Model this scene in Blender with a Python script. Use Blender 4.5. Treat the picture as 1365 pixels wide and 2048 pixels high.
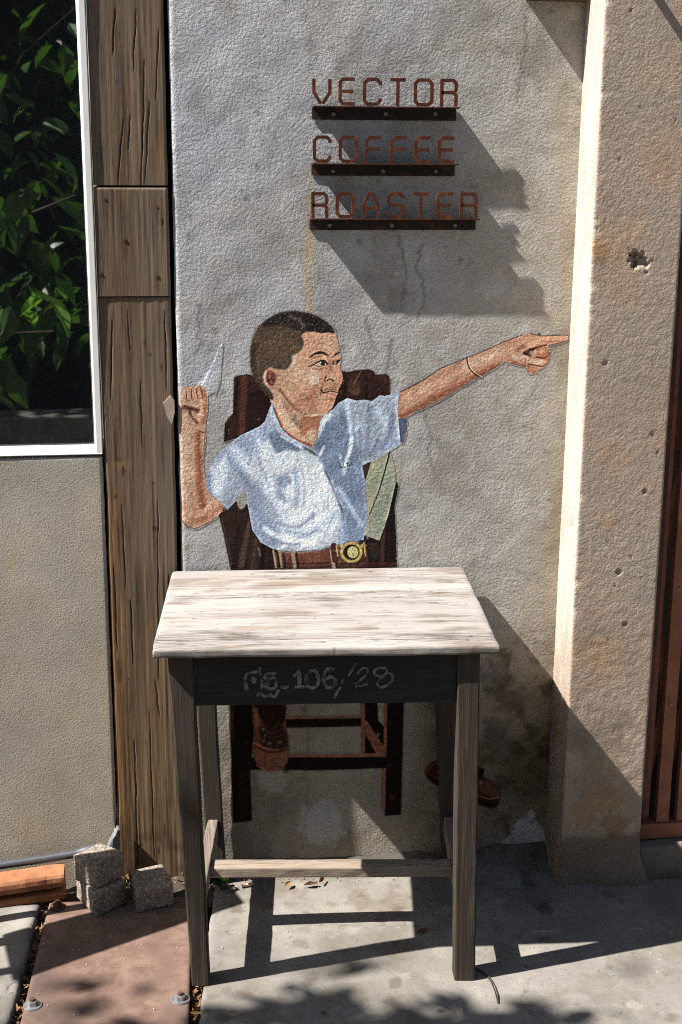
import bpy, bmesh, math, random
import numpy as np
from mathutils import Vector, Matrix, noise as mnoise
S = bpy.context.scene
DENOISE = False
for o in list(bpy.data.objects): bpy.data.objects.remove(o)
COL = S.collection

# ---------------------------------------------------------------- camera, sky, sun, exposure
FOCAL, PITCH, YAW, ROLL = 2737.0, math.radians(14.85), math.radians(7.42), math.radians(.37)
EYE = np.array([-.163, -2.968, 1.677])
def _axes():
    f = np.array([math.sin(YAW)*math.cos(PITCH), math.cos(YAW)*math.cos(PITCH), -math.sin(PITCH)])
    r = np.array([math.cos(YAW), -math.sin(YAW), 0]); u = np.cross(r, f); c, s = math.cos(ROLL), math.sin(ROLL)
    return c*r+s*u, -s*r+c*u, f
RT, UP, FW = _axes()
cam = bpy.data.cameras.new('camera'); cam_o = bpy.data.objects.new('camera', cam); COL.objects.link(cam_o)
cam.sensor_fit = 'VERTICAL'; cam.sensor_height = 24; cam.sensor_width = 24; cam.lens = FOCAL/2048*24
cam.clip_start = .05; cam.clip_end = 500
cam_o.matrix_world = Matrix((( *(float(v[0]) for v in (RT, UP, -FW)), float(EYE[0])), (*(float(v[1]) for v in (RT, UP, -FW)), float(EYE[1])), (*(float(v[2]) for v in (RT, UP, -FW)), float(EYE[2])), (0, 0, 0, 1)))
S.camera = cam_o
SUN = Vector((1.0, .19, -1.25))                       # the way the light travels
w = bpy.data.worlds.new('World'); S.world = w; w.use_nodes = True
nt = w.node_tree; bg = nt.nodes['Background']; sky = nt.nodes.new('ShaderNodeTexSky'); sky.sky_type = 'NISHITA'; sky.sun_disc = False
sky.sun_elevation = math.atan2(1.25, math.hypot(1, .19)); sky.sun_rotation = math.atan2(-SUN.x, -SUN.y)
nt.links.new(sky.outputs[0], bg.inputs[0]); bg.inputs[1].default_value = .05
sl = bpy.data.lights.new('sun', 'SUN'); sl.energy = 4.9; sl.angle = math.radians(.53); sl.color = (1, .965, .915)
so = bpy.data.objects.new('sun', sl); COL.objects.link(so); so.rotation_euler = SUN.to_track_quat('-Z', 'Y').to_euler(); so.location = (-4, -1, 6)
S.view_settings.view_transform = 'Standard'; S.view_settings.look = 'None'; S.view_settings.gamma = 1; S.view_settings.use_curve_mapping = False
S.view_settings.exposure = 1.42
S.cycles.max_bounces = 6; S.cycles.diffuse_bounces = 4; S.cycles.use_denoising = DENOISE; S.cycles.filter_width = 1.05

def on_plane(px, py, axis, val):
    """a point of the photograph measured out on a real plane of the place"""
    px = np.asarray(px, float); py = np.asarray(py, float)
    d = ((px-682.5)/FOCAL)[..., None]*RT+(-(py-1024)/FOCAL)[..., None]*UP+FW
    t = (val-EYE[axis])/d[..., axis]
    return EYE+t[..., None]*d
def wall_pt(px, py, y=0.): return on_plane(px, py, 1, y)
def floor_pt(px, py, z=0.): return on_plane(px, py, 2, z)

def fall(x): return -.018*(x+.12)                      # the floor drains gently to the right

# ---------------------------------------------------------------- objects
def props(o, label=None, cat=None, group=None, kind=None):
    for k, v in (('label', label), ('category', cat), ('group', group), ('kind', kind)):
        if v: o[k] = v
    return o
def thing(name, label, cat, loc=(0, 0, 0), group=None):
    o = bpy.data.objects.new(name, None); COL.objects.link(o); o.location = loc; o.empty_display_size = .05
    return props(o, label, cat, group)
def link(name, me, mat, parent=None, base=None):
    o = bpy.data.objects.new(name, me); COL.objects.link(o)
    if mat and not me.materials: me.materials.append(mat)
    if parent:
        o.parent = parent; p = Vector((0, 0, 0)); q = parent
        while q: p += q.location; q = q.parent
        o.location = -p
    elif base is not None:
        me.transform(Matrix.Translation(-Vector(base))); o.location = base
    return o
def mesh_np(name, V, Q, smooth=True, attrs=None):
    V = np.asarray(V, float); Q = np.asarray(Q, int); me = bpy.data.meshes.new(name); k = Q.shape[1]
    me.vertices.add(len(V)); me.vertices.foreach_set('co', V.astype(np.float32).ravel())
    me.loops.add(Q.size); me.loops.foreach_set('vertex_index', Q.astype(np.int32).ravel())
    me.polygons.add(len(Q)); me.polygons.foreach_set('loop_start', np.arange(0, Q.size, k, dtype=np.int32))
    me.polygons.foreach_set('use_smooth', np.full(len(Q), smooth))
    for n, A in (attrs or {}).items():
        a = me.attributes.new(n, 'FLOAT_COLOR', 'POINT'); A = np.asarray(A, np.float32)
        if A.shape[1] == 3: A = np.concatenate([A, np.ones((len(A), 1), np.float32)], 1)
        a.data.foreach_set('color', A.ravel())
    me.update(calc_edges=True); me.validate()
    return me
def grid_faces(nu, nv, flip=False):
    i = np.arange(nu*nv).reshape(nv, nu)
    q = np.stack([i[:-1, :-1], i[:-1, 1:], i[1:, 1:], i[1:, :-1]], -1).reshape(-1, 4)
    return q[:, ::-1] if flip else q
def bm_mesh(name, bm, smooth=False):
    me = bpy.data.meshes.new(name); bm.normal_update(); bm.to_mesh(me); bm.free()
    for p in me.polygons: p.use_smooth = smooth
    return me
def vnoise(x, y, sx, seed=0):
    """smooth value noise on arrays"""
    r = np.random.RandomState(seed); T = r.rand(256, 256)
    X = np.asarray(x)/sx+1000.3; Y = np.asarray(y)/sx+1000.7; i = np.floor(X).astype(int); j = np.floor(Y).astype(int); fx = X-i; fy = Y-j
    fx = fx*fx*(3-2*fx); fy = fy*fy*(3-2*fy); g = lambda a, b: T[b % 256, a % 256]
    return (g(i, j)*(1-fx)+g(i+1, j)*fx)*(1-fy)+(g(i, j+1)*(1-fx)+g(i+1, j+1)*fx)*fy-.5
def add_box(bm, c8, bevel=0., seg=2):
    """a block from its eight corners: bottom ring then top ring, both counter-clockwise seen from above"""
    v = [bm.verts.new(c) for c in c8]
    f = [bm.faces.new([v[i] for i in q]) for q in ((3, 2, 1, 0), (4, 5, 6, 7), (0, 1, 5, 4), (1, 2, 6, 5), (2, 3, 7, 6), (3, 0, 4, 7))]
    if bevel: bmesh.ops.bevel(bm, geom=list({e for q in f for e in q.edges}), offset=bevel, segments=seg, affect='EDGES', profile=.5)
def ring(x0, x1, y0, y1, z): return [(x0, y0, z), (x1, y0, z), (x1, y1, z), (x0, y1, z)]
def box8(x0, x1, y0, y1, z0, z1): return ring(x0, x1, y0, y1, z0)+ring(x0, x1, y0, y1, z1)
def rough(bm, amp, size, seed=0, cuts=0):
    if cuts: bmesh.ops.subdivide_edges(bm, edges=[e for e in bm.edges if e.calc_length() > size*1.5], cuts=cuts, use_grid_fill=True)
    off = Vector((seed*3.7, seed*1.3, seed*7.1))
    for v in bm.verts: v.co += mnoise.noise_vector(v.co/size+off)*amp
def bar(name, c8, mat, parent, bevel=.0025, amp=.0, size=.05, seed=0, cuts=0):
    bm = bmesh.new(); add_box(bm, [tuple(c) for c in c8], bevel)
    if amp: rough(bm, amp, size, seed, cuts)
    return link(name, bm_mesh(name, bm), mat, parent)
def tube(bm, pts, r, n=8, r1=None, cap=True):
    pts = [Vector(p) for p in pts]; rings = []; N = len(pts)
    for k, p in enumerate(pts):
        d = (pts[min(k+1, N-1)]-pts[max(k-1, 0)]).normalized(); a = d.cross(Vector((0, 0, 1)) if abs(d.z) < .9 else Vector((1, 0, 0))).normalized(); b = d.cross(a)
        rr = r if r1 is None else r+(r1-r)*k/(N-1)
        rings.append([bm.verts.new(p+(a*math.cos(t)+b*math.sin(t))*rr) for t in (2*math.pi*q/n for q in range(n))])
    for A, B in zip(rings, rings[1:]):
        for q in range(n): bm.faces.new((A[q], A[(q+1) % n], B[(q+1) % n], B[q]))
    if cap: bm.faces.new(rings[0]); bm.faces.new(rings[-1][::-1])
def prism(bm, poly, ext):
    """closed outline swept along ext"""
    a = [bm.verts.new(p) for p in poly]; b = [bm.verts.new(Vector(p)+Vector(ext)) for p in poly]; n = len(a)
    bm.faces.new(a); bm.faces.new(b[::-1])
    for k in range(n): bm.faces.new((a[k], b[k], b[(k+1) % n], a[(k+1) % n]))
def disc(bm, c, r, h, axis='z', n=12, r1=None):
    c = Vector(c); ax = {'z': Vector((0, 0, 1)), 'y': Vector((0, -1, 0))}[axis]; u = Vector((1, 0, 0)); v = ax.cross(u); r1 = r if r1 is None else r1
    A = [bm.verts.new(c+(u*math.cos(t)+v*math.sin(t))*r) for t in (2*math.pi*q/n for q in range(n))]
    B = [bm.verts.new(c+ax*h+(u*math.cos(t)+v*math.sin(t))*r1) for t in (2*math.pi*q/n for q in range(n))]
    for q in range(n): bm.faces.new((A[q], A[(q+1) % n], B[(q+1) % n], B[q]))
    bm.faces.new(B); bm.faces.new(A[::-1])

# ---------------------------------------------------------------- materials
class Mat:
    def __init__(s, name, rough=.85, spec=.3):
        s.m = bpy.data.materials.new(name); s.m.use_nodes = True; s.t = s.m.node_tree; s.b = s.t.nodes['Principled BSDF']
        s.b.inputs['Roughness'].default_value = rough; s.b.inputs['Specular IOR Level'].default_value = spec
        s.pos = s.t.nodes.new('ShaderNodeNewGeometry').outputs['Position']; s.h = None
    def set(s, i, v):
        if hasattr(v, 'links') or hasattr(v, 'is_linked'): s.t.links.new(v, i)
        else: i.default_value = v
    def vec(s, scale=(1, 1, 1), shift=(0, 0, 0), rot=(0, 0, 0), src=None, rnd=False):
        n = s.t.nodes.new('ShaderNodeMapping'); n.inputs['Scale'].default_value = scale; n.inputs['Location'].default_value = shift; n.inputs['Rotation'].default_value = rot
        src = src or s.pos
        if rnd:
            i = s.t.nodes.new('ShaderNodeObjectInfo'); k = s.math('MULTIPLY', i.outputs['Random'], 37.); a = s.t.nodes.new('ShaderNodeVectorMath'); a.operation = 'ADD'
            s.t.links.new(src, a.inputs[0]); s.t.links.new(k, a.inputs[1]); src = a.outputs[0]
        s.t.links.new(src, n.inputs['Vector']); return n.outputs[0]
    def noise(s, scale, detail=4, rough=.55, dist=0., vec=None):
        n = s.t.nodes.new('ShaderNodeTexNoise'); n.inputs['Scale'].default_value = scale; n.inputs['Detail'].default_value = detail; n.inputs['Roughness'].default_value = rough; n.inputs['Distortion'].default_value = dist
        s.t.links.new(vec or s.pos, n.inputs['Vector']); return n.outputs['Fac']
    def voro(s, scale, vec=None, feature='F1', out='Distance'):
        n = s.t.nodes.new('ShaderNodeTexVoronoi'); n.feature = feature; n.inputs['Scale'].default_value = scale; s.t.links.new(vec or s.pos, n.inputs['Vector']); return n.outputs[out]
    def ramp(s, f, stops, interp='LINEAR'):
        n = s.t.nodes.new('ShaderNodeValToRGB'); n.color_ramp.interpolation = interp; e = n.color_ramp.elements
        while len(e) < len(stops): e.new(.5)
        for k, (p, c) in enumerate(stops): e[k].position = p; e[k].color = tuple(c)[:3]+(1,) if hasattr(c, '__len__') else (c, c, c, 1)
        s.t.links.new(f, n.inputs[0]); return n.outputs[0]
    def mix(s, f, a, b, mode='MIX'):
        n = s.t.nodes.new('ShaderNodeMix'); n.data_type = 'RGBA'; n.blend_type = mode
        s.set(n.inputs[0], f); s.set(n.inputs[6], a if hasattr(a, 'is_linked') else tuple(a)+(1,)); s.set(n.inputs[7], b if hasattr(b, 'is_linked') else tuple(b)+(1,)); return n.outputs[2]
    def math(s, op, a, b=0., clamp=False):
        n = s.t.nodes.new('ShaderNodeMath'); n.operation = op; n.use_clamp = clamp; s.set(n.inputs[0], a); s.set(n.inputs[1], b); return n.outputs[0]
    def attr(s, name):
        n = s.t.nodes.new('ShaderNodeAttribute'); n.attribute_name = name; return n.outputs['Color'], n.outputs['Alpha']
    def bump(s, height, dist, strength=1.):
        n = s.t.nodes.new('ShaderNodeBump'); n.inputs['Strength'].default_value = strength; n.inputs['Distance'].default_value = dist; s.t.links.new(height, n.inputs['Height'])
        if s.h: s.t.links.new(s.h, n.inputs['Normal'])
        s.h = n.outputs[0]; s.t.links.new(s.h, s.b.inputs['Normal'])
    def col(s, c): s.set(s.b.inputs['Base Color'], c if hasattr(c, 'is_linked') else tuple(c)+(1,)); return s
    def rgh(s, c): s.set(s.b.inputs['Roughness'], c)

def plaster(name, a, b, warm, fine=150., dist=.0016, stain=True, paint=False):
    m = Mat(name, .92, .15)
    c = m.mix(m.ramp(m.noise(1.7, 4, .6), [(.35, 0), (.65, 1)]), a, b)
    c = m.mix(m.math('MULTIPLY', m.ramp(m.noise(5.5, 5, .65), [(.45, 0), (.7, 1)]), .45), c, warm)
    c = m.mix(m.math('MULTIPLY', m.ramp(m.noise(26, 5, .7), [(.3, 1), (.6, 0)]), .28), c, tuple(.62*v for v in a))
    if paint:
        pc, pa = m.attr('paint'); sc, _ = m.attr('stain')
        c = m.mix(1., c, sc, 'MULTIPLY')
        c = m.mix(pa, c, pc)
    elif stain:
        sc, _ = m.attr('stain'); c = m.mix(1., c, sc, 'MULTIPLY')
    c = m.mix(.5, c, m.ramp(m.noise(fine*1.9, 3, .6), [(.25, .62), (.75, 1.25)]), 'MULTIPLY')
    m.col(c)
    worm = m.noise(fine, 4, .66, .15); mid = m.noise(fine*.3, 3, .55); amp = m.ramp(m.noise(4.5, 5, .65), [(.36, .45), (.62, 1.)])
    m.bump(m.math('ADD', m.math('MULTIPLY', m.ramp(worm, [(.34, 0), (.60, 1)]), amp), m.math('MULTIPLY', mid, .6)), dist)
    return m.m

def wood(name, cols, axis='z', grain=90., stretch=.035, crack=(.05, .04, .035), crack_amt=.75, dist=.0012, stain=False, rough=.8, rnd=True, grey=None, spec=.25, broad=.5):
    m = Mat(name, rough, spec); sc = {'x': (stretch, 1, 1), 'y': (1, stretch, 1), 'z': (1, 1, stretch)}[axis]
    v = m.vec(sc, rnd=rnd); v2 = m.vec(tuple(1 if q == 1 else stretch*2.6 for q in sc), rnd=rnd)
    warp = m.noise(7, 2, .5, 0, v2)
    g = m.noise(grain, 5, .62, .5, v); g2 = m.noise(grain*.28, 4, .6, 1.2, v)
    f = m.math('ADD', m.math('MULTIPLY', g, 1-broad), m.math('MULTIPLY', g2, broad))
    c = m.ramp(f, [(.30, cols[0]), (.5, cols[1]), (.68, cols[2])])
    if grey: c = m.mix(m.math('MULTIPLY', m.ramp(m.noise(6, 4, .6, .4, v2), [(.42, 0), (.66, 1)]), .7), c, grey)
    k = m.noise(grain*.5, 3, .5, .8, v); line = m.ramp(m.math('ABSOLUTE', m.math('SUBTRACT', k, .5)), [(.0, 1), (.022, 0)])
    gate = m.ramp(m.noise(9, 3, .6, 0, v2), [(.5, 0), (.62, 1)]); cr = m.math('MULTIPLY', line, gate)
    c = m.mix(m.math('MULTIPLY', cr, crack_amt), c, crack)
    if stain: sc_, _ = m.attr('stain'); c = m.mix(1., c, sc_, 'MULTIPLY')
    m.col(c); m.bump(m.math('SUBTRACT', f, m.math('MULTIPLY', cr, .9)), dist)
    return m.m

def rust(name, a, b, c3, scale=60., rough=.75, metal=.0, dist=.0006):
    m = Mat(name, rough, .18); n = m.noise(scale, 6, .65); n2 = m.noise(scale*.25, 4, .6)
    c = m.mix(m.ramp(n, [(.38, 0), (.62, 1)]), a, b); c = m.mix(m.ramp(n2, [(.52, 0), (.66, 1)]), c, c3)
    m.col(c); m.b.inputs['Metallic'].default_value = metal; m.bump(n, dist); return m.m

def plain(name, c, rough=.6, var=.15, scale=40., dist=.0, metal=0., spec=.4):
    m = Mat(name, rough, spec); n = m.noise(scale, 5, .6)
    m.col(m.mix(1., c, m.ramp(n, [(.25, 1-var*1.5), (.75, 1+var)]), 'MULTIPLY')); m.b.inputs['Metallic'].default_value = metal
    if dist: m.bump(n, dist)
    return m.m
# ---------------------------------------------------------------- painting on plaster
class Canvas:
    """Pigment laid on the plaster: sRGB colour and coverage per cell."""
    def __init__(s, x0, y0, x1, y1, seed=1):
        s.x0, s.y0, s.w, s.h = x0, y0, x1-x0, y1-y0
        s.rgb = np.zeros((s.h, s.w, 3)); s.a = np.zeros((s.h, s.w)); s.rng = np.random.RandomState(seed)
        s.own = np.zeros((s.h, s.w), int)
    def noise(s, sx, sy=None, seed=0):
        sy = sy or sx; r = np.random.RandomState(seed+17)
        gw, gh = int(s.w/sx)+3, int(s.h/sy)+3; g = r.rand(gh, gw)
        X = np.arange(s.w)/sx; Y = np.arange(s.h)/sy
        i = X.astype(int); j = Y.astype(int); fx = X-i; fy = Y-j
        fx = fx*fx*(3-2*fx); fy = (fy*fy*(3-2*fy))[:, None]
        A = g[j][:, i]*(1-fx)+g[j][:, i+1]*fx; B = g[j+1][:, i]*(1-fx)+g[j+1][:, i+1]*fx
        return A*(1-fy)+B*fy
    def blur(s, m, r):
        r = int(r)
        if r < 1: return m
        for ax in (0, 1):
            for _ in range(2):
                p = np.pad(m, [(r+1, r) if k == ax else (0, 0) for k in (0, 1)], mode='edge').cumsum(ax)
                n = m.shape[ax]
                m = ((p[2*r+1:2*r+1+n]-p[:n]) if ax == 0 else (p[:, 2*r+1:2*r+1+n]-p[:, :n]))/(2*r+1)
        return m
    @staticmethod
    def curve(pts, closed, n=6):
        P = [np.array(p, float) for p in pts]; out = []; N = len(P)
        for k in range(N if closed else N-1):
            if closed: a, b, c, d = P[k-1], P[k], P[(k+1) % N], P[(k+2) % N]
            else: a, b, c, d = P[max(k-1, 0)], P[k], P[k+1], P[min(k+2, N-1)]
            for q in range(n):
                t = q/n
                out.append(.5*((2*b)+(c-a)*t+(2*a-5*b+4*c-d)*t*t+(3*b-a-3*c+d)*t**3))
        if not closed: out.append(P[-1])
        return np.array(out)
    def poly(s, pts, smooth=True, soft=0):
        P = s.curve(pts, True) if smooth else np.array(pts, float)
        P = P-np.array([s.x0, s.y0])
        bx0, by0 = np.maximum(np.floor(P.min(0))-2, 0).astype(int); bx1, by1 = (np.ceil(P.max(0))+3).astype(int)
        bx1 = min(bx1, s.w); by1 = min(by1, s.h); m = np.zeros((s.h, s.w))
        if bx1 <= bx0 or by1 <= by0: return m
        acc = 0; Q = np.roll(P, -1, 0)
        for ox, oy in ((.25, .25), (.75, .25), (.25, .75), (.75, .75)):
            X = (np.arange(bx0, bx1)+ox)[None, :]; Y = (np.arange(by0, by1)+oy)[:, None]
            ins = np.zeros((by1-by0, bx1-bx0), bool)
            for (xa, ya), (xb, yb) in zip(P, Q):
                if ya == yb: continue
                rows = (ya > Y) != (yb > Y)
                if not rows.any(): continue
                xi = (xb-xa)*(Y-ya)/(yb-ya)+xa
                ins ^= rows & (X < xi)
            acc = acc+ins
        m[by0:by1, bx0:bx1] = acc/4
        return s.blur(m, soft)
    def line(s, pts, w0, w1=None, soft=1.0, smooth=True):
        w1 = w0 if w1 is None else w1
        P = (s.curve(pts, False) if smooth else np.array(pts, float))-np.array([s.x0, s.y0])
        R = max(w0, w1)/2+soft+1
        bx0, by0 = np.maximum(np.floor(P.min(0)-R), 0).astype(int); bx1, by1 = np.ceil(P.max(0)+R).astype(int)+1
        bx1 = min(bx1, s.w); by1 = min(by1, s.h); m = np.zeros((s.h, s.w))
        if bx1 <= bx0 or by1 <= by0: return m
        X = (np.arange(bx0, bx1)+.5)[None, :]; Y = (np.arange(by0, by1)+.5)[:, None]; best = np.zeros((by1-by0, bx1-bx0)); n = len(P)-1
        for k in range(n):
            a, b = P[k], P[k+1]; d = b-a; L = max(d@d, 1e-9)
            t = np.clip(((X-a[0])*d[0]+(Y-a[1])*d[1])/L, 0, 1)
            D = np.hypot(X-a[0]-t*d[0], Y-a[1]-t*d[1]); w = (w0+(w1-w0)*(k+t)/n)/2
            best = np.maximum(best, np.clip((w-D)/max(soft, .3)+.5, 0, 1))
        m[by0:by1, bx0:bx1] = best
        return m
    def dot(s, c, rx, ry=None, soft=1.0):
        ry = ry or rx
        X = np.arange(s.w)[None, :]+.5+s.x0-c[0]; Y = np.arange(s.h)[:, None]+.5+s.y0-c[1]
        return np.clip((1-np.hypot(X/rx, Y/ry))*min(rx, ry)/soft+.5, 0, 1)
    def put(s, m, col, al=1.0, own=None):
        c = np.array(col, float)/255.; k = (m*al)[..., None]
        na = s.a+(1-s.a)*m*al
        s.rgb = np.where(na[..., None] > 1e-6, (s.rgb*s.a[..., None]*(1-k)+c*k)/np.maximum(na, 1e-6)[..., None], s.rgb)
        s.a = na
        if own: s.own[(m*al > .5) | ((s.own == 0) & (m*al > .02))] = own
    def dabs(s, region, n, cols, ln, wd, ang, spread=.4, al=.5, seed=0):
        """short brush marks inside a region"""
        r = np.random.RandomState(seed); ys, xs = np.nonzero(region > .5)
        if not len(xs): return
        for _ in range(n):
            k = r.randint(len(xs)); x, y = xs[k], ys[k]; t = ang+r.randn()*spread; l = ln*(.5+r.rand()); c = cols[r.randint(len(cols))]
            R = int(l/2+wd)+2; xa, xb, ya, yb = max(x-R, 0), min(x+R, s.w), max(y-R, 0), min(y+R, s.h)
            X = (np.arange(xa, xb)-x)[None, :]; Y = (np.arange(ya, yb)-y)[:, None]
            u = X*np.cos(t)+Y*np.sin(t); v = -X*np.sin(t)+Y*np.cos(t)
            m = np.clip((1-np.hypot(u/(l/2+.5), v/(wd/2+.5)))*2.2, 0, 1)*region[ya:yb, xa:xb]*al*(.4+.6*r.rand())
            s.rgb[ya:yb, xa:xb] = s.rgb[ya:yb, xa:xb]*(1-m[..., None])+np.array(c)/255.*m[..., None]

MAROON, MAROON_D, MAROON_L, EDGE = (62, 34, 28), (34, 20, 19), (98, 52, 38), (142, 84, 58)
BOY, CHAIR, PLANE, SHOE, STRAP = 1, 2, 3, 4, 5

def crisp(c):
    """sharper edges between the brush marks, a little more contrast"""
    w = np.maximum(c.a, 1e-3)
    for r, k in ((1, .45), (4, .3)):
        wb = c.blur(w, r); lo = np.stack([c.blur(c.rgb[..., q]*w, r)/wb for q in range(3)], -1); c.rgb = c.rgb+k*(c.rgb-lo)
    c.rgb = np.clip(.47+(c.rgb-.47)*1.14, .03, .97)

def paint_boy():
    c = Canvas(352, 606, 1164, 1160, 5)
    # ---- chair behind the boy
    cl = c.poly([(468,757),(474,751),(495,748),(512,752),(545,795),(545,845),(490,872),(448,884),(450,848),(456,838),(466,826)], False)
    c.put(cl, MAROON, own=CHAIR)
    c.put(c.line([(489,756),(487,800),(484,868)], 15, 13, 6)*cl, MAROON_L, .85)
    c.put(c.line([(503,790),(535,780)], 10, 8, 4)*cl, MAROON_D, .8); c.put(c.line([(474,762),(470,830)], 5, 5, 3)*cl, MAROON_D, .8)
    c.put(c.poly([(498,800),(540,790),(545,840),(500,868),(494,850)], True, 3)*cl, (44,25,23), .75)
    c.put(c.line([(452,850),(452,880)], 10, 8, 5)*cl, MAROON_D, .8)
    cr = c.poly([(672,742),(700,743),(711,740),(737,738),(747,741),(752,749),(772,747),(779,752),(780,762),(780,806),(690,812),(655,834),(655,800)], False)
    c.put(cr, (58,33,27), own=CHAIR)
    c.put(c.line([(700,752),(740,750)], 9, 7, 5)*cr, (78,46,36), .7); c.put(c.dot((708,773), 14, 17, 6)*cr, (96,62,46), .6)
    c.put(c.line([(722,742),(708,768)], 2, 1.5, 1)*cr, (150,118,96), .6); c.put(c.line([(733,752),(734,795)], 4, 4, 3)*cr, MAROON_D, .8)
    c.put(c.line([(757,755),(770,756),(773,790)], 8, 8, 6)*cr, (80,44,34), .6); c.put(c.dot((686,785), 6, 5, 3)*cr, (120,80,60), .6)
    c.put(c.line([(690,770),(686,800)], 8, 8, 5)*cr, MAROON_D, .7); c.put(c.dot((712,783),9,8,4)*cr,(110,76,58),.4)
    # rear post and seat side right of the boy
    rp = c.poly([(791,962),(796,966),(797,974),(790,1013),(793,1075),(795,1142),(720,1142),(724,1070),(760,1078),(776,1030)], False)
    c.put(rp, MAROON_D, own=CHAIR)
    c.put(c.line([(771,1040),(766,1080),(764,1140)], 7, 9, 3)*rp, (92,52,38), .75); c.put(c.line([(779,1030),(781,1138)], 8, 12, 4)*rp, (40,22,20), .7)
    c.put(c.dot((748,1098), 13, 22, 8)*rp, (66,52,48), .7); c.put(c.line([(733,1078),(757,1086)], 5, 4, 3)*rp, (24,16,16), .9)
    c.put(c.line([(735,1130),(790,1128)], 12, 8, 5)*rp, (84,48,36), .7)
    ll = c.poly([(437,1027),(456,1019),(472,1002),(500,1010),(520,1084),(556,1100),(552,1142),(462,1142),(448,1072)], False)
    c.put(ll, (56,38,33), own=CHAIR)
    c.put(c.line([(500,1040),(483,1130)], 6, 14, 5)*ll, (92,74,62), .7); c.put(c.line([(478,1060),(468,1130)], 12, 12, 6)*ll, (40,26,24), .8)
    c.put(c.line([(512,1080),(505,1138)], 9, 16, 7)*ll, (70,58,54), .75); c.put(c.line([(528,1092),(524,1140)], 8, 10, 5)*ll, (28,22,22), .8)
    c.put(c.line([(517,1095),(521,1112)], 4, 3, 3)*ll, (150,110,86), .6); c.put(c.line([(541,1100),(538,1140)], 7, 7, 5)*ll, (40,32,31), .8)
    c.put(c.line([(445,1040),(464,1128)], 3, 3, 2)*ll, (92,56,44), .55)
    # school bag strap
    st = c.poly([(745,918),(780,899),(788,931),(791,948),(791,968),(777,1030),(759,1081),(729,1069),(733,1033),(730,965)], False)
    c.put(st, (152,152,128), own=STRAP)
    c.put(c.poly([(783,900),(790,935),(791,966),(776,1032),(759,1080),(732,1066),(741,1030),(765,960)], False, 2)*st, (142,147,130), .9)
    c.put(c.line([(752,925),(744,985),(736,1030)], 12, 8, 6)*st, (168,160,120), .6); c.put(c.line([(783,925),(786,960)], 8, 10, 6)*st, (165,160,118), .5)
    c.put(c.line([(781,899),(772,935),(757,985),(739,1030)], 3.4, 2, 1.2)*st, (52,46,40), .9)
    c.dabs(st, 160, [(165,166,142),(135,140,124),(150,146,120),(172,170,150)], 10, 3, 1.9, .4, .4, 3)
    c.put(c.poly([(724,930),(744,920),(731,962)], False), (80,44,30), own=CHAIR)
    # ---- trousers below the belt
    tr = c.poly([(549,1120),(670,1116),(735,1106),(740,1142),(545,1142)], False)
    c.put(tr, (74,46,38), own=BOY); c.put(c.line([(560,1137),(730,1128)], 7, 6, 4)*tr, (100,62,48), .6)
    # ---- raised arm (left)
    arm = c.poly([(362,786),(366,776),(376,772),(388,775),(396,770),(404,768),(411,774),(416,800),(415,825),(411,848),(411,870),(408,905),(407,925),(410,955),(415,978),(424,992),(440,1003),(447,1016),(434,1034),(418,1046),(402,1053),(386,1057),(371,1049),(360,1034),(359,980),(360,900),(361,866),(357,840)], True)
    c.put(arm, (196,146,114), own=BOY)
    c.put(c.line([(397,868),(399,930),(401,985),(407,1012)], 12, 15, 9)*arm, (146,78,44), .8)
    c.put(c.line([(404,850),(405,900)], 6, 6, 5)*arm, (200,140,106), .6)
    c.put(c.line([(374,870),(372,960),(376,1000)], 17, 18, 14)*arm, (222,186,158), .6)
    c.put(c.line([(428,1001),(410,1020)], 6, 6, 3)*arm, (226,178,150), .75); c.put(c.line([(441,1015),(412,1036),(380,1046)], 12, 12, 8)*arm, (152,86,54), .6)
    c.put(c.line([(372,1040),(388,1049)], 10, 8, 8)*arm, (214,164,132), .6); c.put(c.line([(385,985),(388,1020)], 14, 14, 12)*arm, (176,112,78), .5)
    c.put(c.line([(361,1036),(371,1049),(386,1057),(403,1053),(434,1035)], 2.6, 2, 1.6), (88,58,44), .75, BOY)
    # fist: four fingers, crease, thumb mound, wrist
    for k, (x, y) in enumerate([(368,784),(378,780),(389,778),(400,780)]):
        c.put(c.line([(x,y-3),(x+1,y+14)], 9, 8, 3)*arm, (210-6*k,156-7*k,128-8*k), .9); c.put(c.line([(x+5,y-1),(x+6,y+17)], 2.4, 2, 1.4)*arm, (96,52,36), .9)
    c.put(c.line([(366,806),(380,811),(398,815)], 4, 4, 3)*arm, (206,156,132), .7)
    c.put(c.line([(369,815),(384,818),(398,822)], 9, 8, 5)*arm, (92,48,34), .9); c.put(c.line([(380,824),(386,836),(396,846)], 6, 4, 4)*arm, (84,46,34), .7)
    c.put(c.line([(409,776),(412,800),(410,830),(407,846)], 7, 7, 5)*arm, (158,86,50), .75); c.put(c.dot((403,827), 6, 7, 5)*arm, (226,184,162), .7)
    c.put(c.line([(365,830),(372,850),(382,862)], 12, 14, 9)*arm, (212,166,136), .7); c.put(c.line([(398,862),(411,866)], 3, 3, 2)*arm, (128,72,48), .7)
    c.put(c.line([(402,772),(404,786)], 5, 5, 2)*arm, (150,86,58), .9); c.put(c.line([(411,870),(408,905)], 2, 2, 1.4), (96,62,46), .6, BOY)
    c.dabs(arm, 420, [(214,168,138),(180,120,88),(202,150,116),(164,98,66),(226,190,166)], 8, 2.6, 1.5, .6, .3, 7)
    # paper plane in the hand
    pl = c.poly([(444,687),(430,708),(398,768),(414,790),(432,778),(440,735)], False, 2)
    c.put(pl, (196,200,222), .34, PLANE)
    c.put(c.poly([(443,690),(400,730),(384,762),(398,770)], False, 3), (192,196,214), .26, PLANE)
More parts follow.
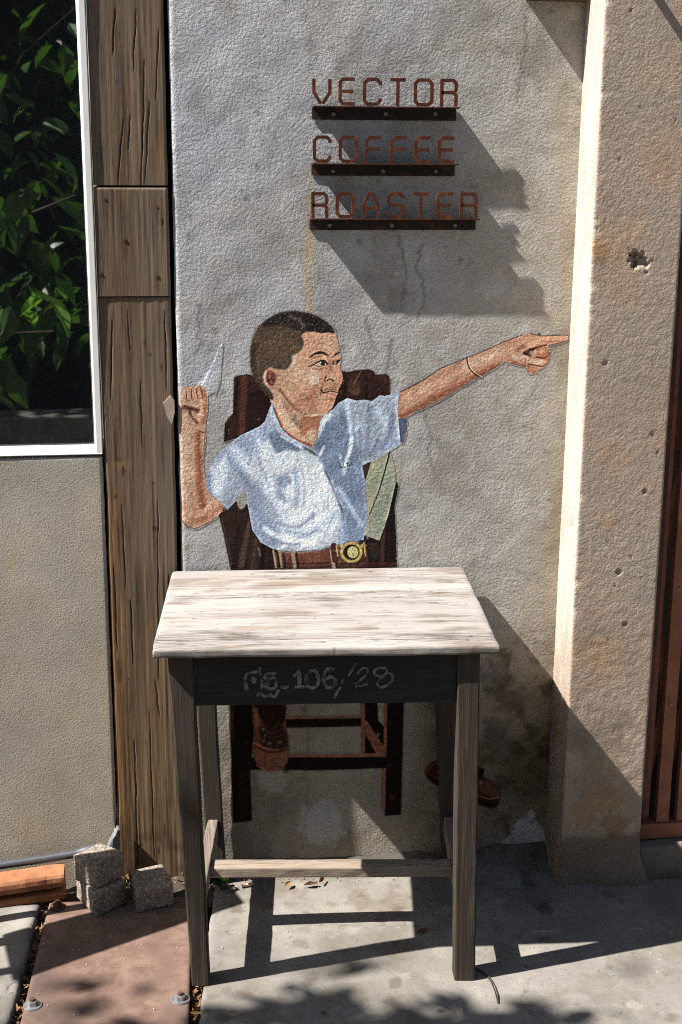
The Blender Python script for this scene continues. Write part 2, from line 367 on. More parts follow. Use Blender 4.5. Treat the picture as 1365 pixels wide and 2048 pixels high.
    c.put(c.line([(444,688),(428,724),(404,770)], 2, 5, 1.5), (222,224,236), .9, PLANE); c.put(c.line([(440,697),(434,716)], 2, 2, 1), (176,120,96), .6, PLANE)
    c.put(c.line([(441,728),(440,760),(431,790)], 2, 1.5, 1.5), (126,122,126), .25, PLANE)
    # ---- pointing arm (right)
    ra = c.poly([(790,792),(801,784),(844,763),(883,737),(932,717.5),(970,701.5),(1008,684),(1044,671),(1062,666.5),(1082,671),(1111,671),(1132,668.5),(1147,671),(1150,675),(1143,679),(1123,684),(1100,690),(1096,692),(1101,700),(1099,711),(1097,723),(1088,734),(1078,740),(1073,747),(1062,749),(1054,740),(1050,734),(1038,731),(1020,726),(1010,723),(997,731),(967,751),(944,761),(918,778),(883,798),(856,810),(833,822),(809,836),(797,841)], False)
    c.put(ra, (194,136,104), own=BOY)
    c.put(c.line([(806,802),(880,764),(960,725),(1030,694)], 20, 15, 13)*ra, (212,160,130), .75)
    c.put(c.line([(930,734),(1000,702)], 13, 13, 9)*ra, (222,182,162), .6)
    c.put(c.line([(803,832),(850,808),(915,774),(985,734)], 13, 10, 8)*ra, (150,84,50), .85); c.put(c.line([(860,797),(905,772),(915,755)], 9, 7, 8)*ra, (160,94,62), .6)
    c.put(c.line([(955,757),(1000,730)], 9, 7, 4)*ra, (138,74,50), .8)
    c.put(c.line([(801,783),(844,762),(883,736),(932,717)], 2.6, 2, 1.2), (66,44,36), .85, BOY); c.put(c.line([(932,717),(970,701),(1008,684),(1044,670)], 1.8, 2.4, 1.2), (70,46,40), .8, BOY)
    c.put(c.line([(1062,667),(1078,671),(1111,671),(1146,670)], 2.2, 1.6, 1.2), (84,44,34), .8, BOY); c.put(c.dot((1079,668), 3, 2.5, 1.5), (70,34,26), .9, BOY)
    c.put(c.line([(1144,679),(1122,685),(1098,691)], 2, 2, 1.2), (104,56,40), .8, BOY); c.put(c.line([(833,822),(883,799),(944,762),(997,732)], 2, 2, 1.2), (92,58,44), .7, BOY)
    # pointing hand: index, curled fingers, thumb
    c.put(c.line([(1062,690),(1082,680),(1120,677),(1145,674)], 11, 6, 3)*ra, (214,158,124), .8); c.put(c.line([(1090,684),(1120,681)], 3, 2, 2)*ra, (150,86,60), .6)
    c.put(c.line([(1040,690),(1060,676),(1078,674)], 12, 6, 6)*ra, (206,148,116), .7); c.put(c.line([(1035,700),(1046,692)], 7, 9, 5)*ra, (150,88,62), .6)
    c.put(c.line([(1050,708),(1060,700),(1078,694),(1093,690)], 7, 3, 2.5)*ra, (78,44,36), .85); c.put(c.poly([(1048,704),(1066,697),(1064,712),(1052,712)], True, 1)*ra, (64,36,30), .9)
    c.put(c.dot((1087,704), 13, 12, 3)*ra, (172,108,72), .9); c.put(c.dot((1084,702), 6, 6, 4)*ra, (206,144,106), .7)
    c.put(c.line([(1074,714),(1090,716),(1100,706)], 3, 3, 1.6)*ra, (84,44,34), .9); c.put(c.line([(1092,718),(1097,716),(1096,726),(1088,732)], 6, 5, 2)*ra, (160,96,66), .9)
    c.put(c.line([(1030,715),(1048,716),(1066,724),(1084,725)], 13, 10, 4)*ra, (214,172,152), .85); c.put(c.line([(1024,722),(1040,729),(1058,732)], 6, 5, 3)*ra, (156,92,64), .8)
    c.put(c.line([(1052,718),(1050,732)], 2.6, 2.4, 1.6)*ra, (104,60,46), .75); c.put(c.line([(1058,728),(1086,733)], 2.6, 2.6, 1.6)*ra, (84,44,34), .8)
    c.put(c.line([(1060,738),(1068,744)], 9, 7, 3)*ra, (176,110,76), .9); c.put(c.line([(1059,748),(1050,734),(1036,731),(1014,725)], 1.8, 1.8, 1.2), (84,48,38), .7, BOY)
    c.put(c.dot((1063,706), 4, 5, 2)*ra, (186,170,166), .6)
    c.dabs(ra, 420, [(216,168,140),(178,118,88),(200,146,114),(164,98,66),(226,186,164)], 9, 2.6, -.45, .5, .3, 9)
    c.put(c.line([(934,714),(938,734),(950,748),(965,756)], 2.6, 2.2, 1), (46,36,34), .95, BOY); c.put(c.line([(937,716),(941,733),(952,746),(965,754)], 1.2, 1.2, .8), (214,190,168), .7, BOY)
    # ---- neck
    nk = c.poly([(541,800),(543,780),(560,775),(645,826),(640,846),(636,862),(634,876),(623,896),(600,884),(578,872),(560,852),(545,820)], False)
    c.put(nk, (206,160,126), own=BOY)
    c.put(c.poly([(606,834),(645,828),(640,850),(634,872),(622,868),(606,872),(600,858)], True, 3)*nk, (164,94,58), .85)
    c.put(c.line([(574,810),(590,835),(606,852)], 14, 9, 8)*nk, (160,118,92), .65); c.put(c.line([(586,838),(603,858)], 7, 5, 4)*nk, (140,110,88), .7)
    c.put(c.line([(552,812),(570,838),(586,860)], 12, 12, 8)*nk, (222,186,154), .7); c.put(c.dot((624,866), 11, 9, 5)*nk, (216,172,144), .85)
    c.put(c.line([(543,810),(558,846),(566,862),(590,880),(620,893)], 9, 11, 3)*nk, (156,80,46), .85)
    # ---- shirt
    sh = c.poly([(546,803),(537,824),(530,843),(519,853),(481,871),(453,892),(431,913),(423,927),(416,948),(412,957),(415,976),(424,989),(442,1004),(456,1018),(464,1011),(472,1001),(491,983),(495,1004),(500,1032),(505,1060),(523,1085),(547,1098),(586,1102),(639,1098),(670,1089),(700,1085),(727,1082),(729,1068),(734,1040),(734,1022),(732,980),(725,931),(745,921),(762,913),(782,901),(801,888),(802,878),(797,839),(795,818),(799,780),(790,787),(769,792),(760,790),(744,802),(729,799),(713,801),(695,796),(678,805),(667,818),(649,830),(642,842),(637,868),(636,880),(625,896),(600,884),(578,872),(561,853),(548,822)], False)
    c.put(sh, (160,168,188), own=BOY)
    def S(m, col, al):
        k = 1.; g = sum(col)/3; t = 14 if g > 185 else (-8 if g < 150 else 0); m = c.blur(m, 1)
        c.put(m*sh, tuple(min(v+t, 245) for v in col), min(al*k, .95))
    S(c.poly([(504,877),(534,860),(584,898),(638,912),(654,950),(680,1011),(684,1030),(650,1091),(586,1096),(532,1060),(568,1040),(521,964)], True, 6), (204,208,222), .9)
    S(c.poly([(436,915),(500,873),(530,850),(545,870),(512,900),(470,940)], True, 6), (138,154,194), .7)
    S(c.line([(470,900),(490,925),(510,950)], 22, 20, 14), (204,210,226), .75); S(c.line([(430,940),(450,930),(436,985)], 18, 16, 12), (200,206,226), .75)
    S(c.line([(452,912),(432,955),(428,978)], 12, 10, 9), (206,212,230), .6); S(c.line([(490,958),(470,980),(455,1005)], 22, 18, 12), (140,148,172), .65)
    S(c.line([(478,940),(500,975)], 10, 12, 8), (126,136,164), .6); S(c.line([(416,952),(420,984)], 9, 9, 6), (118,138,184), .6)
    S(c.poly([(495,985),(516,972),(528,1020),(560,1058),(548,1095),(520,1080),(503,1050)], True, 6), (132,144,176), .8)
    S(c.line([(507,888),(524,935),(536,968)], 10, 8, 7), (164,172,198), .7); S(c.line([(517,880),(536,916)], 6, 6, 4), (214,220,236), .8)
    S(c.poly([(535,870),(549,860),(570,872),(612,899),(592,902),(573,899),(553,907)], False, 2), (112,126,150), .9)
    S(c.line([(541,812),(552,845),(570,868),(612,893),(628,906)], 9, 7, 4), (176,186,210), .7); S(c.line([(563,872),(590,888),(606,897)], 4, 4, 2), (210,218,234), .8)
    S(c.poly([(604,892),(624,900),(637,913),(622,906)], True), (104,104,98), .95); S(c.line([(568,862),(600,884),(626,898)], 2, 2, 1.2), (120,92,76), .6)
    # right front panel, in the boy's own shade
    S(c.poly([(638,912),(640,895),(657,842),(700,840),(725,931),(733,1000),(727,1080),(690,1081),(688,1040),(678,999),(650,941)], True, 3), (122,138,168), .92)
    S(c.poly([(649,832),(664,822),(661,840),(654,858),(640,884),(636,872),(640,846)], True, 2), (204,210,224), .85); S(c.poly([(656,842),(661,858),(650,890),(640,906),(626,893),(640,872)], True, 2), (108,124,156), .9)
    S(c.line([(648,893),(640,910)], 5, 7, 2), (200,208,224), .85)
    S(c.line([(650,941),(668,978),(685,1023),(690,1064)], 2.6, 2, 1.4), (66,74,92), .9); S(c.line([(664,962),(676,995),(690,1015)], 5, 3, 4), (176,190,216), .7)
    S(c.line([(676,975),(701,1011),(722,1046)], 8, 13, 7), (164,180,212), .8); S(c.line([(702,1005),(722,1036)], 2, 2, 2), (96,110,142), .7)
    S(c.line([(724,935),(730,990),(732,1040)], 9, 8, 6), (138,150,186), .8); S(c.line([(703,940),(704,985)], 2, 2, 2), (104,118,146), .5)
    S(c.line([(693,802),(698,832),(702,868)], 9, 8, 6), (188,200,224), .8); S(c.line([(683,820),(690,850)], 8, 6, 6), (112,126,158), .6)
    S(c.line([(704,876),(699,905),(690,930)], 9, 6, 4), (216,222,230), .85); S(c.line([(690,930),(688,948)], 10, 7, 5), (196,212,218), .7); S(c.line([(680,910),(684,930)], 5, 4, 3), (196,206,226), .6)
    S(c.line([(757,818),(765,840)], 12, 12, 10), (190,202,226), .75); S(c.line([(773,830),(766,860)], 9, 8, 7), (186,198,224), .7); S(c.line([(794,795),(797,850),(800,884)], 8, 8, 5), (184,194,220), .7)
    S(c.line([(740,815),(735,880),(730,915)], 10, 8, 8), (116,128,160), .65); S(c.line([(786,830),(780,870),(765,895)], 7, 9, 6), (110,124,158), .7); S(c.line([(756,880),(740,912)], 6, 5, 4), (98,104,128), .6)
    S(c.line([(715,830),(716,880)], 10, 8, 8), (172,184,212), .6); S(c.line([(719,860),(722,915)], 7, 6, 5), (118,130,164), .6); S(c.line([(740,905),(765,894),(798,884)], 8, 7, 5), (132,146,190), .6)
    # folds of the light front
    S(c.line([(557,960),(560,985),(572,1000)], 16, 14, 10), (138,150,178), .75); S(c.dot((571,962), 13, 14, 8), (124,138,164), .7); S(c.line([(590,940),(596,985),(592,1010)], 9, 8, 6), (150,166,200), .75)
    S(c.line([(605,930),(612,980),(606,1010)], 6, 5, 5), (168,176,198), .7); S(c.line([(578,968),(574,1010)], 4, 4, 3), (224,228,238), .8); S(c.line([(603,905),(614,960),(616,1005)], 7, 7, 4), (222,226,236), .8)
    S(c.line([(540,955),(565,948),(586,944)], 3, 2, 2), (150,152,166), .7); S(c.line([(529,978),(556,1015),(570,1040)], 7, 6, 4), (178,190,224), .7)
    S(c.line([(560,1047),(590,1054),(612,1044),(628,1030)], 5, 9, 7), (128,138,164), .7); S(c.line([(585,1040),(604,1030),(625,1018)], 8, 7, 5), (220,224,234), .8); S(c.line([(575,1062),(610,1070),(635,1058)], 10, 12, 7), (146,158,186), .7)
    S(c.line([(532,1058),(552,1070),(590,1082),(630,1086)], 11, 9, 6), (218,222,232), .8); S(c.line([(545,1080),(575,1088),(600,1088)], 6, 5, 4), (132,140,164), .7); S(c.line([(560,1097),(575,1090)], 7, 5, 4), (214,218,230), .6)
    S(c.line([(668,1030),(655,1060),(640,1092)], 5, 4, 4), (168,178,202), .7); S(c.line([(652,1010),(645,1050)], 9, 8, 7), (188,196,218), .6); S(c.line([(640,930),(650,980)], 12, 12, 10), (214,216,226), .5)
    S(c.line([(684,1030),(690,1075)], 12, 12, 8), (146,162,196), .7)
    c.dabs(sh, 700, [(186,194,216),(128,142,174),(210,214,228),(150,164,198),(112,126,156),(168,178,206)], 10, 3, 1.25, .7, .22, 11)
    # outline hints, sleeve inside, name stitched over the pocket
    c.put(c.poly([(797,838),(813,835),(815,852),(806,886),(801,884)], False), (86,94,124), own=BOY); c.put(c.line([(815,842),(812,868),(805,888)], 1.8, 1.8, 1), (96,66,52), .8, BOY)
    c.put(c.poly([(447,1015),(455,1018),(452,1024),(444,1021)], False), (78,34,26), .9, BOY)
    c.put(c.poly([(474,998),(491,984),(492,1010),(480,1018)], True, 1), (156,150,138), .95)
    for q in ([(680,926),(682,934),(686,934),(687,927)],[(680,934),(687,934)],[(690,934),(691,934.5)],[(693,927),(696,925),(695,931),(699,931)],[(699,932),(703,929),(703,924)],[(706,928),(706,929)]):
        c.put(c.line(q, 1.9, 1.7, .9), (54,58,70), .9)
    # ---- belt and buckle
    bt = c.poly([(547,1104),(590,1106),(640,1101),(664,1095),(731,1083),(735,1112),(700,1122),(660,1130),(600,1133),(551,1131)], False)
    c.put(bt, (116,66,46), own=BOY); c.put(c.line([(556,1108),(640,1104)], 4, 4, 3)*bt, (150,92,66), .6); c.put(c.line([(552,1128),(660,1126)], 4, 4, 3)*bt, (74,42,32), .7)
    for x in (548, 560, 586, 664): c.put(c.line([(x-1,1101),(x+4,1134)], 7 if x > 570 else 4, 7 if x > 570 else 4, 1.6), (158,136,112), .9, BOY); c.put(c.line([(x+7,1104),(x+11,1134)], 4, 4, 2), (52,32,28), .8, BOY)
    for x in (668, 723): c.put(c.line([(x,1092 if x < 700 else 1086),(x+3,1120 if x < 700 else 1112)], 13, 12, 2), (86,50,36), 1, BOY); c.put(c.line([(x+5,1091 if x < 700 else 1086),(x+8,1112)], 3, 2, 1.4), (186,158,88), .9, BOY)
    c.put(c.dot((703,1104), 23, 22, 2), (84,62,36), 1, BOY)
    r = np.random.RandomState(4)
    for k in range(30):
        t = k/30*6.283; c.put(c.dot((703+19.5*np.cos(t), 1104+18.5*np.sin(t)), 3.0, 3.0, 1.2), (176+r.randint(30),148+r.randint(24),76), .9)
    c.put(c.dot((704,1104), 15, 15, 1.5), (60,44,30), 1); c.put(c.dot((706,1104), 11, 12, 1.5), (190,174,98), 1); c.put(c.dot((705,1101), 6, 6, 5), (216,204,140), .8); c.put(c.line([(706,1096),(704,1104),(709,1111)], 1.6, 1.6, 1), (120,98,52), .7)
    for x in (684, 724): c.put(c.line([(x,1090),(x,1094)], 5, 5, 2), (196,170,92), .9)
    # ---- head
    fc = c.poly([(540,740),(560,735),(600,700),(600,664),(640,660),(670,664),(673,671),(677,688),(680,704),(682,714),(681,722),(679,731),(683,740),(686,752),(685.5,762),(681,772),(677,778),(676.5,783),(675.5,789),(672.5,793),(670.5,801),(667,811),(661,821),(652,828.5),(643,831),(625,833),(606,832),(590,822),(575,803),(562,786),(548,778)], False)
    c.put(fc, (200,146,112), own=BOY)
    F = lambda m, col, al: c.put(m*fc, col, al)
    F(c.line([(620,672),(655,674)], 22, 20, 14), (206,150,114), .7); F(c.dot((600,735), 30, 26, 22), (214,166,132), .6); F(c.dot((660,688), 12, 14, 10), (204,160,126), .6)
    F(c.dot((590,770), 30, 24, 20), (212,160,122), .55); F(c.line([(588,708),(586,730)], 10, 12, 8), (216,190,168), .7)
    F(c.poly([(624,742),(640,752),(634,768),(622,770),(618,756)], True, 4), (226,202,184), .9); F(c.dot((626,738), 9, 6, 5), (222,196,172), .6)
    F(c.line([(634,776),(626,788),(618,798)], 11, 13, 9), (186,104,62), .7); F(c.dot((612,806), 22, 16, 14), (184,116,82), .6); F(c.line([(648,752),(640,766)], 6, 6, 5), (196,124,84), .7)
    F(c.line([(600,812),(625,824),(648,824)], 14, 10, 9), (192,130,98), .6); F(c.dot((652,808), 12, 11, 8), (206,148,116), .6); F(c.line([(612,831),(640,829),(655,824)], 3, 3, 2.5), (226,178,148), .7)
    F(c.line([(560,780),(572,799),(590,820)], 6, 6, 5), (158,86,52), .75); F(c.line([(570,778),(584,800)], 8, 8, 7), (222,170,134), .6)
    # eye, brows
    F(c.dot((640,714), 16, 5, 4), (206,154,122), .6); F(c.line([(618,732),(632,726),(646,720)], 4, 3, 3), (176,112,84), .7)
    c.put(c.line([(617,732.5),(628,729.5),(636,724),(644,720.5),(650,721.5),(655,728)], 2.2, 3.6, 1.2), (48,28,24), .95); c.put(c.poly([(629,729.5),(637,725.5),(645,723.5),(652,727),(649,730),(638,731)], True), (182,158,142), .9)
    c.put(c.dot((645.5,726.2), 5.0, 4.4, 1.2), (38,28,28), 1); c.put(c.dot((641.6,725), 1.6, 1.6, .8), (232,232,230), .95); c.put(c.line([(628,730.5),(640,732.5),(652,729.5)], 1.6, 1.4, 1), (110,66,50), .8)
    F(c.line([(622,719),(634,713),(648,714)], 2, 2, 1.6), (150,92,68), .6); F(c.line([(626,737),(640,739),(653,735)], 4, 3, 3), (184,112,82), .75); F(c.line([(632,742),(648,743)], 3, 3, 3), (200,150,124), .6)
    c.put(c.line([(620,715),(629,708),(641,705)], 2.4, 6, 2.2), (70,46,36), .92); c.put(c.line([(638,705),(648,706),(656,711)], 6, 3.4, 2.2), (66,43,34), .92); c.put(c.line([(666,713),(672,708),(679,704.5)], 4, 3, 1.6), (58,36,30), .9)
    c.put(c.poly([(665,722),(671,719),(680,720),(676,727),(671,730),(666,729)], True), (58,32,26), .95); c.put(c.dot((680,720), 2.2, 2.2, 1), (60,64,66), .9); F(c.line([(662,716),(660,730),(664,742)], 4, 4, 4), (172,104,74), .6)
    c.put(c.line([(669,722),(674,721)], 1.4, 1.4, 1), (190,170,156), .6)
    F(c.line([(655,712),(659,722),(660,734)], 6, 5, 5), (172,112,82), .6); F(c.line([(664,700),(668,716),(671,730)], 6, 6, 5), (216,164,130), .7)
    F(c.line([(612,722),(618,738),(628,750)], 6, 5, 6), (184,126,96), .4); F(c.dot((606,752), 18, 16, 14), (222,176,142), .5)
    F(c.line([(652,764),(645,772),(641,783),(642,791)], 3, 2.4, 2.4), (150,90,66), .75); F(c.line([(637,770),(634,784)], 7, 7, 6), (214,152,116), .6)
    # nose
    F(c.line([(670,733),(675,744),(680,757)], 7, 8, 5), (216,156,118), .8); F(c.dot((663,752), 7, 4, 3), (222,166,132), .8); F(c.dot((680,757), 4, 6, 3), (204,136,100), .7)
    F(c.line([(653,751),(650,758),(651,764)], 2.2, 2.2, 1.6), (112,62,46), .8); F(c.line([(654,761),(659,757.5),(663,759),(667,761)], 2.4, 3, 1.6), (76,38,30), .92); F(c.dot((666,752), 8, 5, 4), (220,166,132), .7); F(c.line([(668,766),(680,768)], 3, 3, 2.5), (160,98,70), .6)
    F(c.line([(681,736),(686,752),(685,764)], 2, 2, 1.4), (108,58,42), .6); F(c.line([(668,740),(666,752)], 4, 3, 3), (184,118,86), .5); F(c.line([(660,770),(672,775)], 8, 6, 5), (180,116,86), .5)
    F(c.line([(566,786),(582,806),(600,823),(618,831)], 5, 4, 4), (150,92,66), .6)
    # mouth, smile crease
    F(c.line([(650,764),(648,774),(645,784)], 1.8, 1.8, 1.5), (206,150,122), .7); F(c.line([(647,770),(644,790)], 4, 4, 4), (168,104,76), .5)
    F(c.line([(649,787),(662,789.5),(672,789)], 7, 6, 2.5), (196,116,100), .95); F(c.line([(652,789.5),(668,791)], 2.2, 2, 2), (222,166,148), .7); F(c.line([(648,781),(660,778),(672,780)], 4, 3, 2.5), (168,96,76), .75)
    c.put(c.line([(642.5,779.5),(646,784.5),(653,784),(659,782),(666,782.5),(675,784.5)], 2.8, 2.0, 1.2), (72,36,30), .95); F(c.line([(652,797),(668,799)], 5, 4, 4), (164,102,76), .6)
    F(c.line([(670,795),(666,812),(658,822)], 3, 3, 3), (168,104,76), .5)
    c.dabs(fc*(1-c.poly([(615,700),(682,700),(688,770),(676,796),(642,790),(640,750),(615,740)], False)), 420, [(222,180,150),(180,124,96),(208,160,128),(192,136,104)], 7, 2.4, .9, .8, .16, 13)
    # ear
    er = c.poly([(540,735),(549,737),(556,743),(557.5,755),(555.5,764),(558,771),(548,778),(538,775),(531,768),(526.5,757),(527,747),(532,739)], True)
    c.put(er, (198,138,106), own=BOY); c.put(c.poly([(534,746),(542,741),(550,747),(551,762),(543,772),(534,764)], True, 1)*er, (112,58,42), .9)
    c.put(c.line([(541,744),(540,756),(545,766)], 3.4, 3, 2)*er, (166,98,72), .9); c.put(c.line([(535,762),(543,757)], 3, 2, 1.6)*er, (64,32,26), .9); c.put(c.line([(530,746),(529,758),(536,770)], 3, 3, 2)*er, (226,174,146), .7)
    # hair
    hr = c.poly([(671,667),(668,656),(656,645),(638,633),(617,625),(589,621),(559,625),(533,638),(515,654),(505,676),(500,702),(501,734),(505,750),(512,762),(522,778),(533,790),(544,800),(548,798),(546,788),(537,775),(528,768),(526,752),(530,741),(540,734),(556,738),(571,739),(578,733),(584,722),(584,711),(596,705),(604,698),(608,685),(603,672),(612,663),(630,663),(644,666),(658,664)], False, 1)
    c.put(hr, (92,72,56), own=BOY)
    H = lambda m, col, al: c.put(m*hr, col, al)
    H(c.poly([(671,668),(656,644),(617,623),(570,622),(533,640),(526,652),(560,650),(590,660),(612,664),(640,668)], True, 3), (48,38,36), .95); H(c.poly([(640,660),(668,664),(655,648),(632,638),(618,650)], True, 2), (34,28,28), .85)
    H(c.dot((570,692), 30, 34, 24), (110,84,58), .6); H(c.line([(508,690),(504,730),(516,765),(540,795)], 14, 9, 8), (64,50,42), .8); H(c.line([(560,726),(575,732),(584,712)], 7, 7, 6), (96,86,78), .7)
    H(c.line([(580,632),(600,642),(606,655)], 8, 8, 7), (112,104,100), .65); H(c.line([(604,676),(606,694)], 8, 6, 5), (78,68,60), .7)
    c.dabs(hr, 700, [(118,92,62),(70,54,44),(96,74,56),(136,112,84),(52,40,36)], 4, 1.8, 1.1, .9, .42, 17)
    top = c.poly([(671,668),(656,644),(617,623),(570,622),(533,640),(560,652),(612,664)], True); c.dabs(top*hr, 260, [(30,25,26),(44,36,36),(120,112,110),(66,56,54)], 5, 1.8, .8, .8, .5, 19)
    H(c.line([(612,664),(640,667),(670,667)], 3, 3, 3), (70,54,48), .5)
    # thin paint and pinholes of bare plaster
    n = .5*c.noise(5, seed=1)+.3*c.noise(2.5, seed=2)+.2*c.noise(17, seed=3)
    c.rgb *= (.94+.12*c.noise(4, seed=5)+.08*(c.noise(9, seed=6)-.5))[..., None]
    c.rgb[..., 0] *= .98+.06*(c.noise(12, seed=8)-.5); crisp(c)
    c.a *= np.clip((.93-n)/.12, .55, 1)
    return c

def paint_legs():
    c = Canvas(440, 1396, 1020, 1664, 6)
    # far rail, far leg, brace, near rail, near legs
    c.put(c.poly([(729,1400),(757,1400),(757,1438),(770,1455),(770,1510),(729,1507)], False), (40,24,22), own=CHAIR)
    c.put(c.poly([(722,1400),(730,1400),(730,1507),(722,1507)], False), EDGE, .95, CHAIR); c.put(c.poly([(756,1400),(769,1400),(769,1452),(757,1440)], False), (150,140,126), .95)
    c.put(c.poly([(568,1438),(723,1436),(723,1453),(566,1456)], False), (44,26,24), own=CHAIR); c.put(c.line([(570,1435),(640,1435),(725,1433)], 5, 5, 1.2), (132,82,58), .95, CHAIR)
    c.put(c.poly([(729,1441),(735,1443),(767,1492),(774,1508),(754,1508),(729,1464)], False), (150,90,62), own=CHAIR); c.put(c.poly([(730,1468),(752,1506),(730,1506)], False), MAROON_D, .95, CHAIR)
    c.put(c.poly([(500,1514),(776,1513),(776,1536),(640,1541),(500,1540)], False), (38,22,21), own=CHAIR); c.put(c.line([(580,1511),(680,1511),(775,1509)], 7, 7, 1.2), (150,92,66), .95, CHAIR)
    lt = c.poly([(461,1400),(511,1400),(509,1468),(501,1541),(505,1642),(466,1646),(462,1480)], False)
    c.put(lt, (40,23,21), own=CHAIR); c.put(c.line([(465,1402),(465,1480)], 4, 3, 1.5)*lt, (110,62,48), .8); c.put(c.line([(486,1550),(486,1630)], 18, 16, 12)*lt, (66,36,28), .7)
    rt = c.poly([(773,1400),(809,1400),(806,1500),(803,1630),(770,1632),(772,1530)], False)
    c.put(rt, (40,23,22), own=CHAIR); c.put(c.poly([(767,1400),(775,1400),(773.5,1511),(768,1511)], False), (142,86,60), .95, CHAIR); c.put(c.poly([(764,1537),(772,1537),(769,1625),(762,1620)], False), (140,86,60), .95, CHAIR)
    c.put(c.dot((785,1595), 5, 6, 4)*rt, (110,84,76), .5); c.put(c.dot((756,1469), 3, 4, 2), (160,150,140), .6)
    c.dabs(lt+rt, 120, [(52,30,26),(30,18,18),(70,40,32)], 14, 3, 1.57, .2, .45, 2)
    # laced boot
    bo = c.poly([(509,1400),(568,1400),(572,1445),(577,1475),(579,1500),(576,1521),(566,1537),(546,1543),(530,1541),(514,1527),(505,1503),(508,1468)], True)
    c.put(bo, (120,68,46), own=SHOE)
    c.put(c.poly([(512,1402),(570,1402),(570,1442),(556,1452),(538,1455),(524,1440)], True, 2)*bo, (50,30,26), .95); c.put(c.line([(512,1420),(516,1450),(520,1475)], 9, 9, 4)*bo, (168,104,66), .8)
    c.put(c.poly([(518,1455),(560,1450),(575,1475),(570,1500),(552,1508),(528,1492)], True, 3)*bo, (62,38,30), .9)
    c.put(c.poly([(508,1496),(530,1500),(556,1502),(578,1496),(574,1522),(560,1537),(536,1541),(514,1524)], True, 3)*bo, (146,88,60), .85); c.put(c.dot((560,1520), 12, 14, 8)*bo, (128,90,74), .6)
    c.put(c.line([(508,1485),(530,1496),(556,1500)], 4, 3, 2)*bo, (176,112,70), .8); c.put(c.line([(510,1492),(540,1505),(576,1500)], 2, 2, 1.2)*bo, (56,32,26), .8); c.put(c.line([(514,1530),(530,1540),(550,1543),(568,1537)], 3, 3, 1.6), (170,116,86), .8, SHOE)
    for p in ((528,1459),(531,1472),(528,1482),(540,1488),(560,1485)): c.put(c.dot(p, 3.4, 3.2, 1.2), (160,140,124), .8); c.put(c.dot((p[0]+.6,p[1]+.8), 1.8, 1.8, 1), (40,26,24), .9)
    for q in ([(528,1459),(545,1466),(566,1458)],[(531,1472),(548,1474),(572,1470),(581,1474)],[(530,1484),(552,1482),(568,1490)],[(556,1486),(550,1500),(552,1508)],[(552,1455),(560,1442)]): c.put(c.line(q, 3, 2.4, 1.2), (88,60,44), .85)
    c.put(c.dot((573,1543), 6, 4, 3), (48,46,52), .7)
    # second shoe, toe to the right
    s2 = c.poly([(850,1550),(857,1531),(872,1520),(900,1519),(935,1524),(958,1532),(970,1540),(968,1551),(982,1562),(994,1573),(1001,1589),(998,1608),(985,1617),(968,1613),(930,1598),(880,1576)], True)
    c.put(s2, (84,46,34), own=SHOE); c.put(c.poly([(962,1562),(984,1562),(1000,1582),(998,1596),(975,1592),(958,1580)], True, 2)*s2, (120,72,52), .9); c.put(c.poly([(958,1537),(968,1545),(962,1558),(958,1560)], True, 1)*s2, (42,26,24), .9)
    c.put(c.line([(955,1590),(978,1598),(1000,1594)], 2.4, 2.4, 1.2)*s2, (184,124,94), .8); c.put(c.line([(850,1552),(900,1583),(960,1606),(996,1612)], 10, 9, 3)*s2, (66,36,30), .8)
    for k in range(9): c.put(c.line([(958+k*4.6,1600+k*.9),(957+k*4.6,1611+k*.7)], 1.8, 1.8, 1)*s2, (40,24,22), .85)
    c.put(c.line([(852,1548),(862,1532),(876,1524)], 6, 6, 3)*s2, (112,68,48), .8); c.put(c.dot((962,1565), 2.6, 4, 1.4), (150,140,130), .6)
    n = .5*c.noise(5, seed=1)+.3*c.noise(2.5, seed=2)+.2*c.noise(17, seed=3)
    c.rgb = c.rgb*(.88+.24*c.noise(5, seed=5))[..., None]; crisp(c); c.a *= np.clip((.93-n)/.12, .55, 1)
    return c
# ---------------------------------------------------------------- colours of the place
WA, WB, WW = (.365, .363, .368), (.45, .437, .417), (.415, .375, .315)
m_wall = plaster('grey_plaster', WA, WB, WW)
m_mural = plaster('painted_plaster', WA, WB, WW, paint=True)
m_lowwall = plaster('smooth_plaster', (.385, .355, .315), (.43, .395, .345), (.45, .37, .26), 240, .0006, stain=True)
m_pillar = plaster('tan_plaster', (.365, .295, .238), (.415, .33, .262), (.42, .30, .215), 165, .0013)
m_post = wood('weathered_post_wood', ((.096, .060, .036), (.135, .089, .054), (.172, .118, .074)), 'z', 380, .014, broad=.35, stain=True, rnd=False, grey=(.19, .15, .115), dist=.0008)
m_patch = wood('patch_board_wood', ((.092, .061, .040), (.128, .088, .058), (.16, .115, .078)), 'z', 400, .012, broad=.3, crack_amt=.7, dist=.0009, stain=True, rnd=False, grey=(.20, .165, .135))
m_top = wood('silvered_wood', ((.135, .116, .10), (.258, .243, .232), (.36, .35, .345)), 'x', 420, .014, broad=.25, crack=(.05, .04, .033), crack_amt=.9, dist=.0010, stain=True, rnd=False, grey=(.29, .25, .215))
m_leg = wood('worn_leg_wood', ((.012, .0085, .006), (.038, .028, .020), (.088, .066, .049)), 'z', 380, .016, dist=.0012, grey=(.048, .039, .032), broad=.3)
m_rail = wood('worn_rail_wood', ((.12, .092, .068), (.25, .195, .148), (.36, .295, .235)), 'x', 250, .022, dist=.0009)
m_side = wood('worn_side_rail_wood', ((.09, .07, .054), (.18, .145, .118), (.27, .225, .185)), 'y', 250, .022, dist=.0009)
m_apron = wood('dark_apron_wood', ((.010, .009, .009), (.019, .017, .017), (.034, .031, .031)), 'x', 230, .022, dist=.0006, crack_amt=.4)
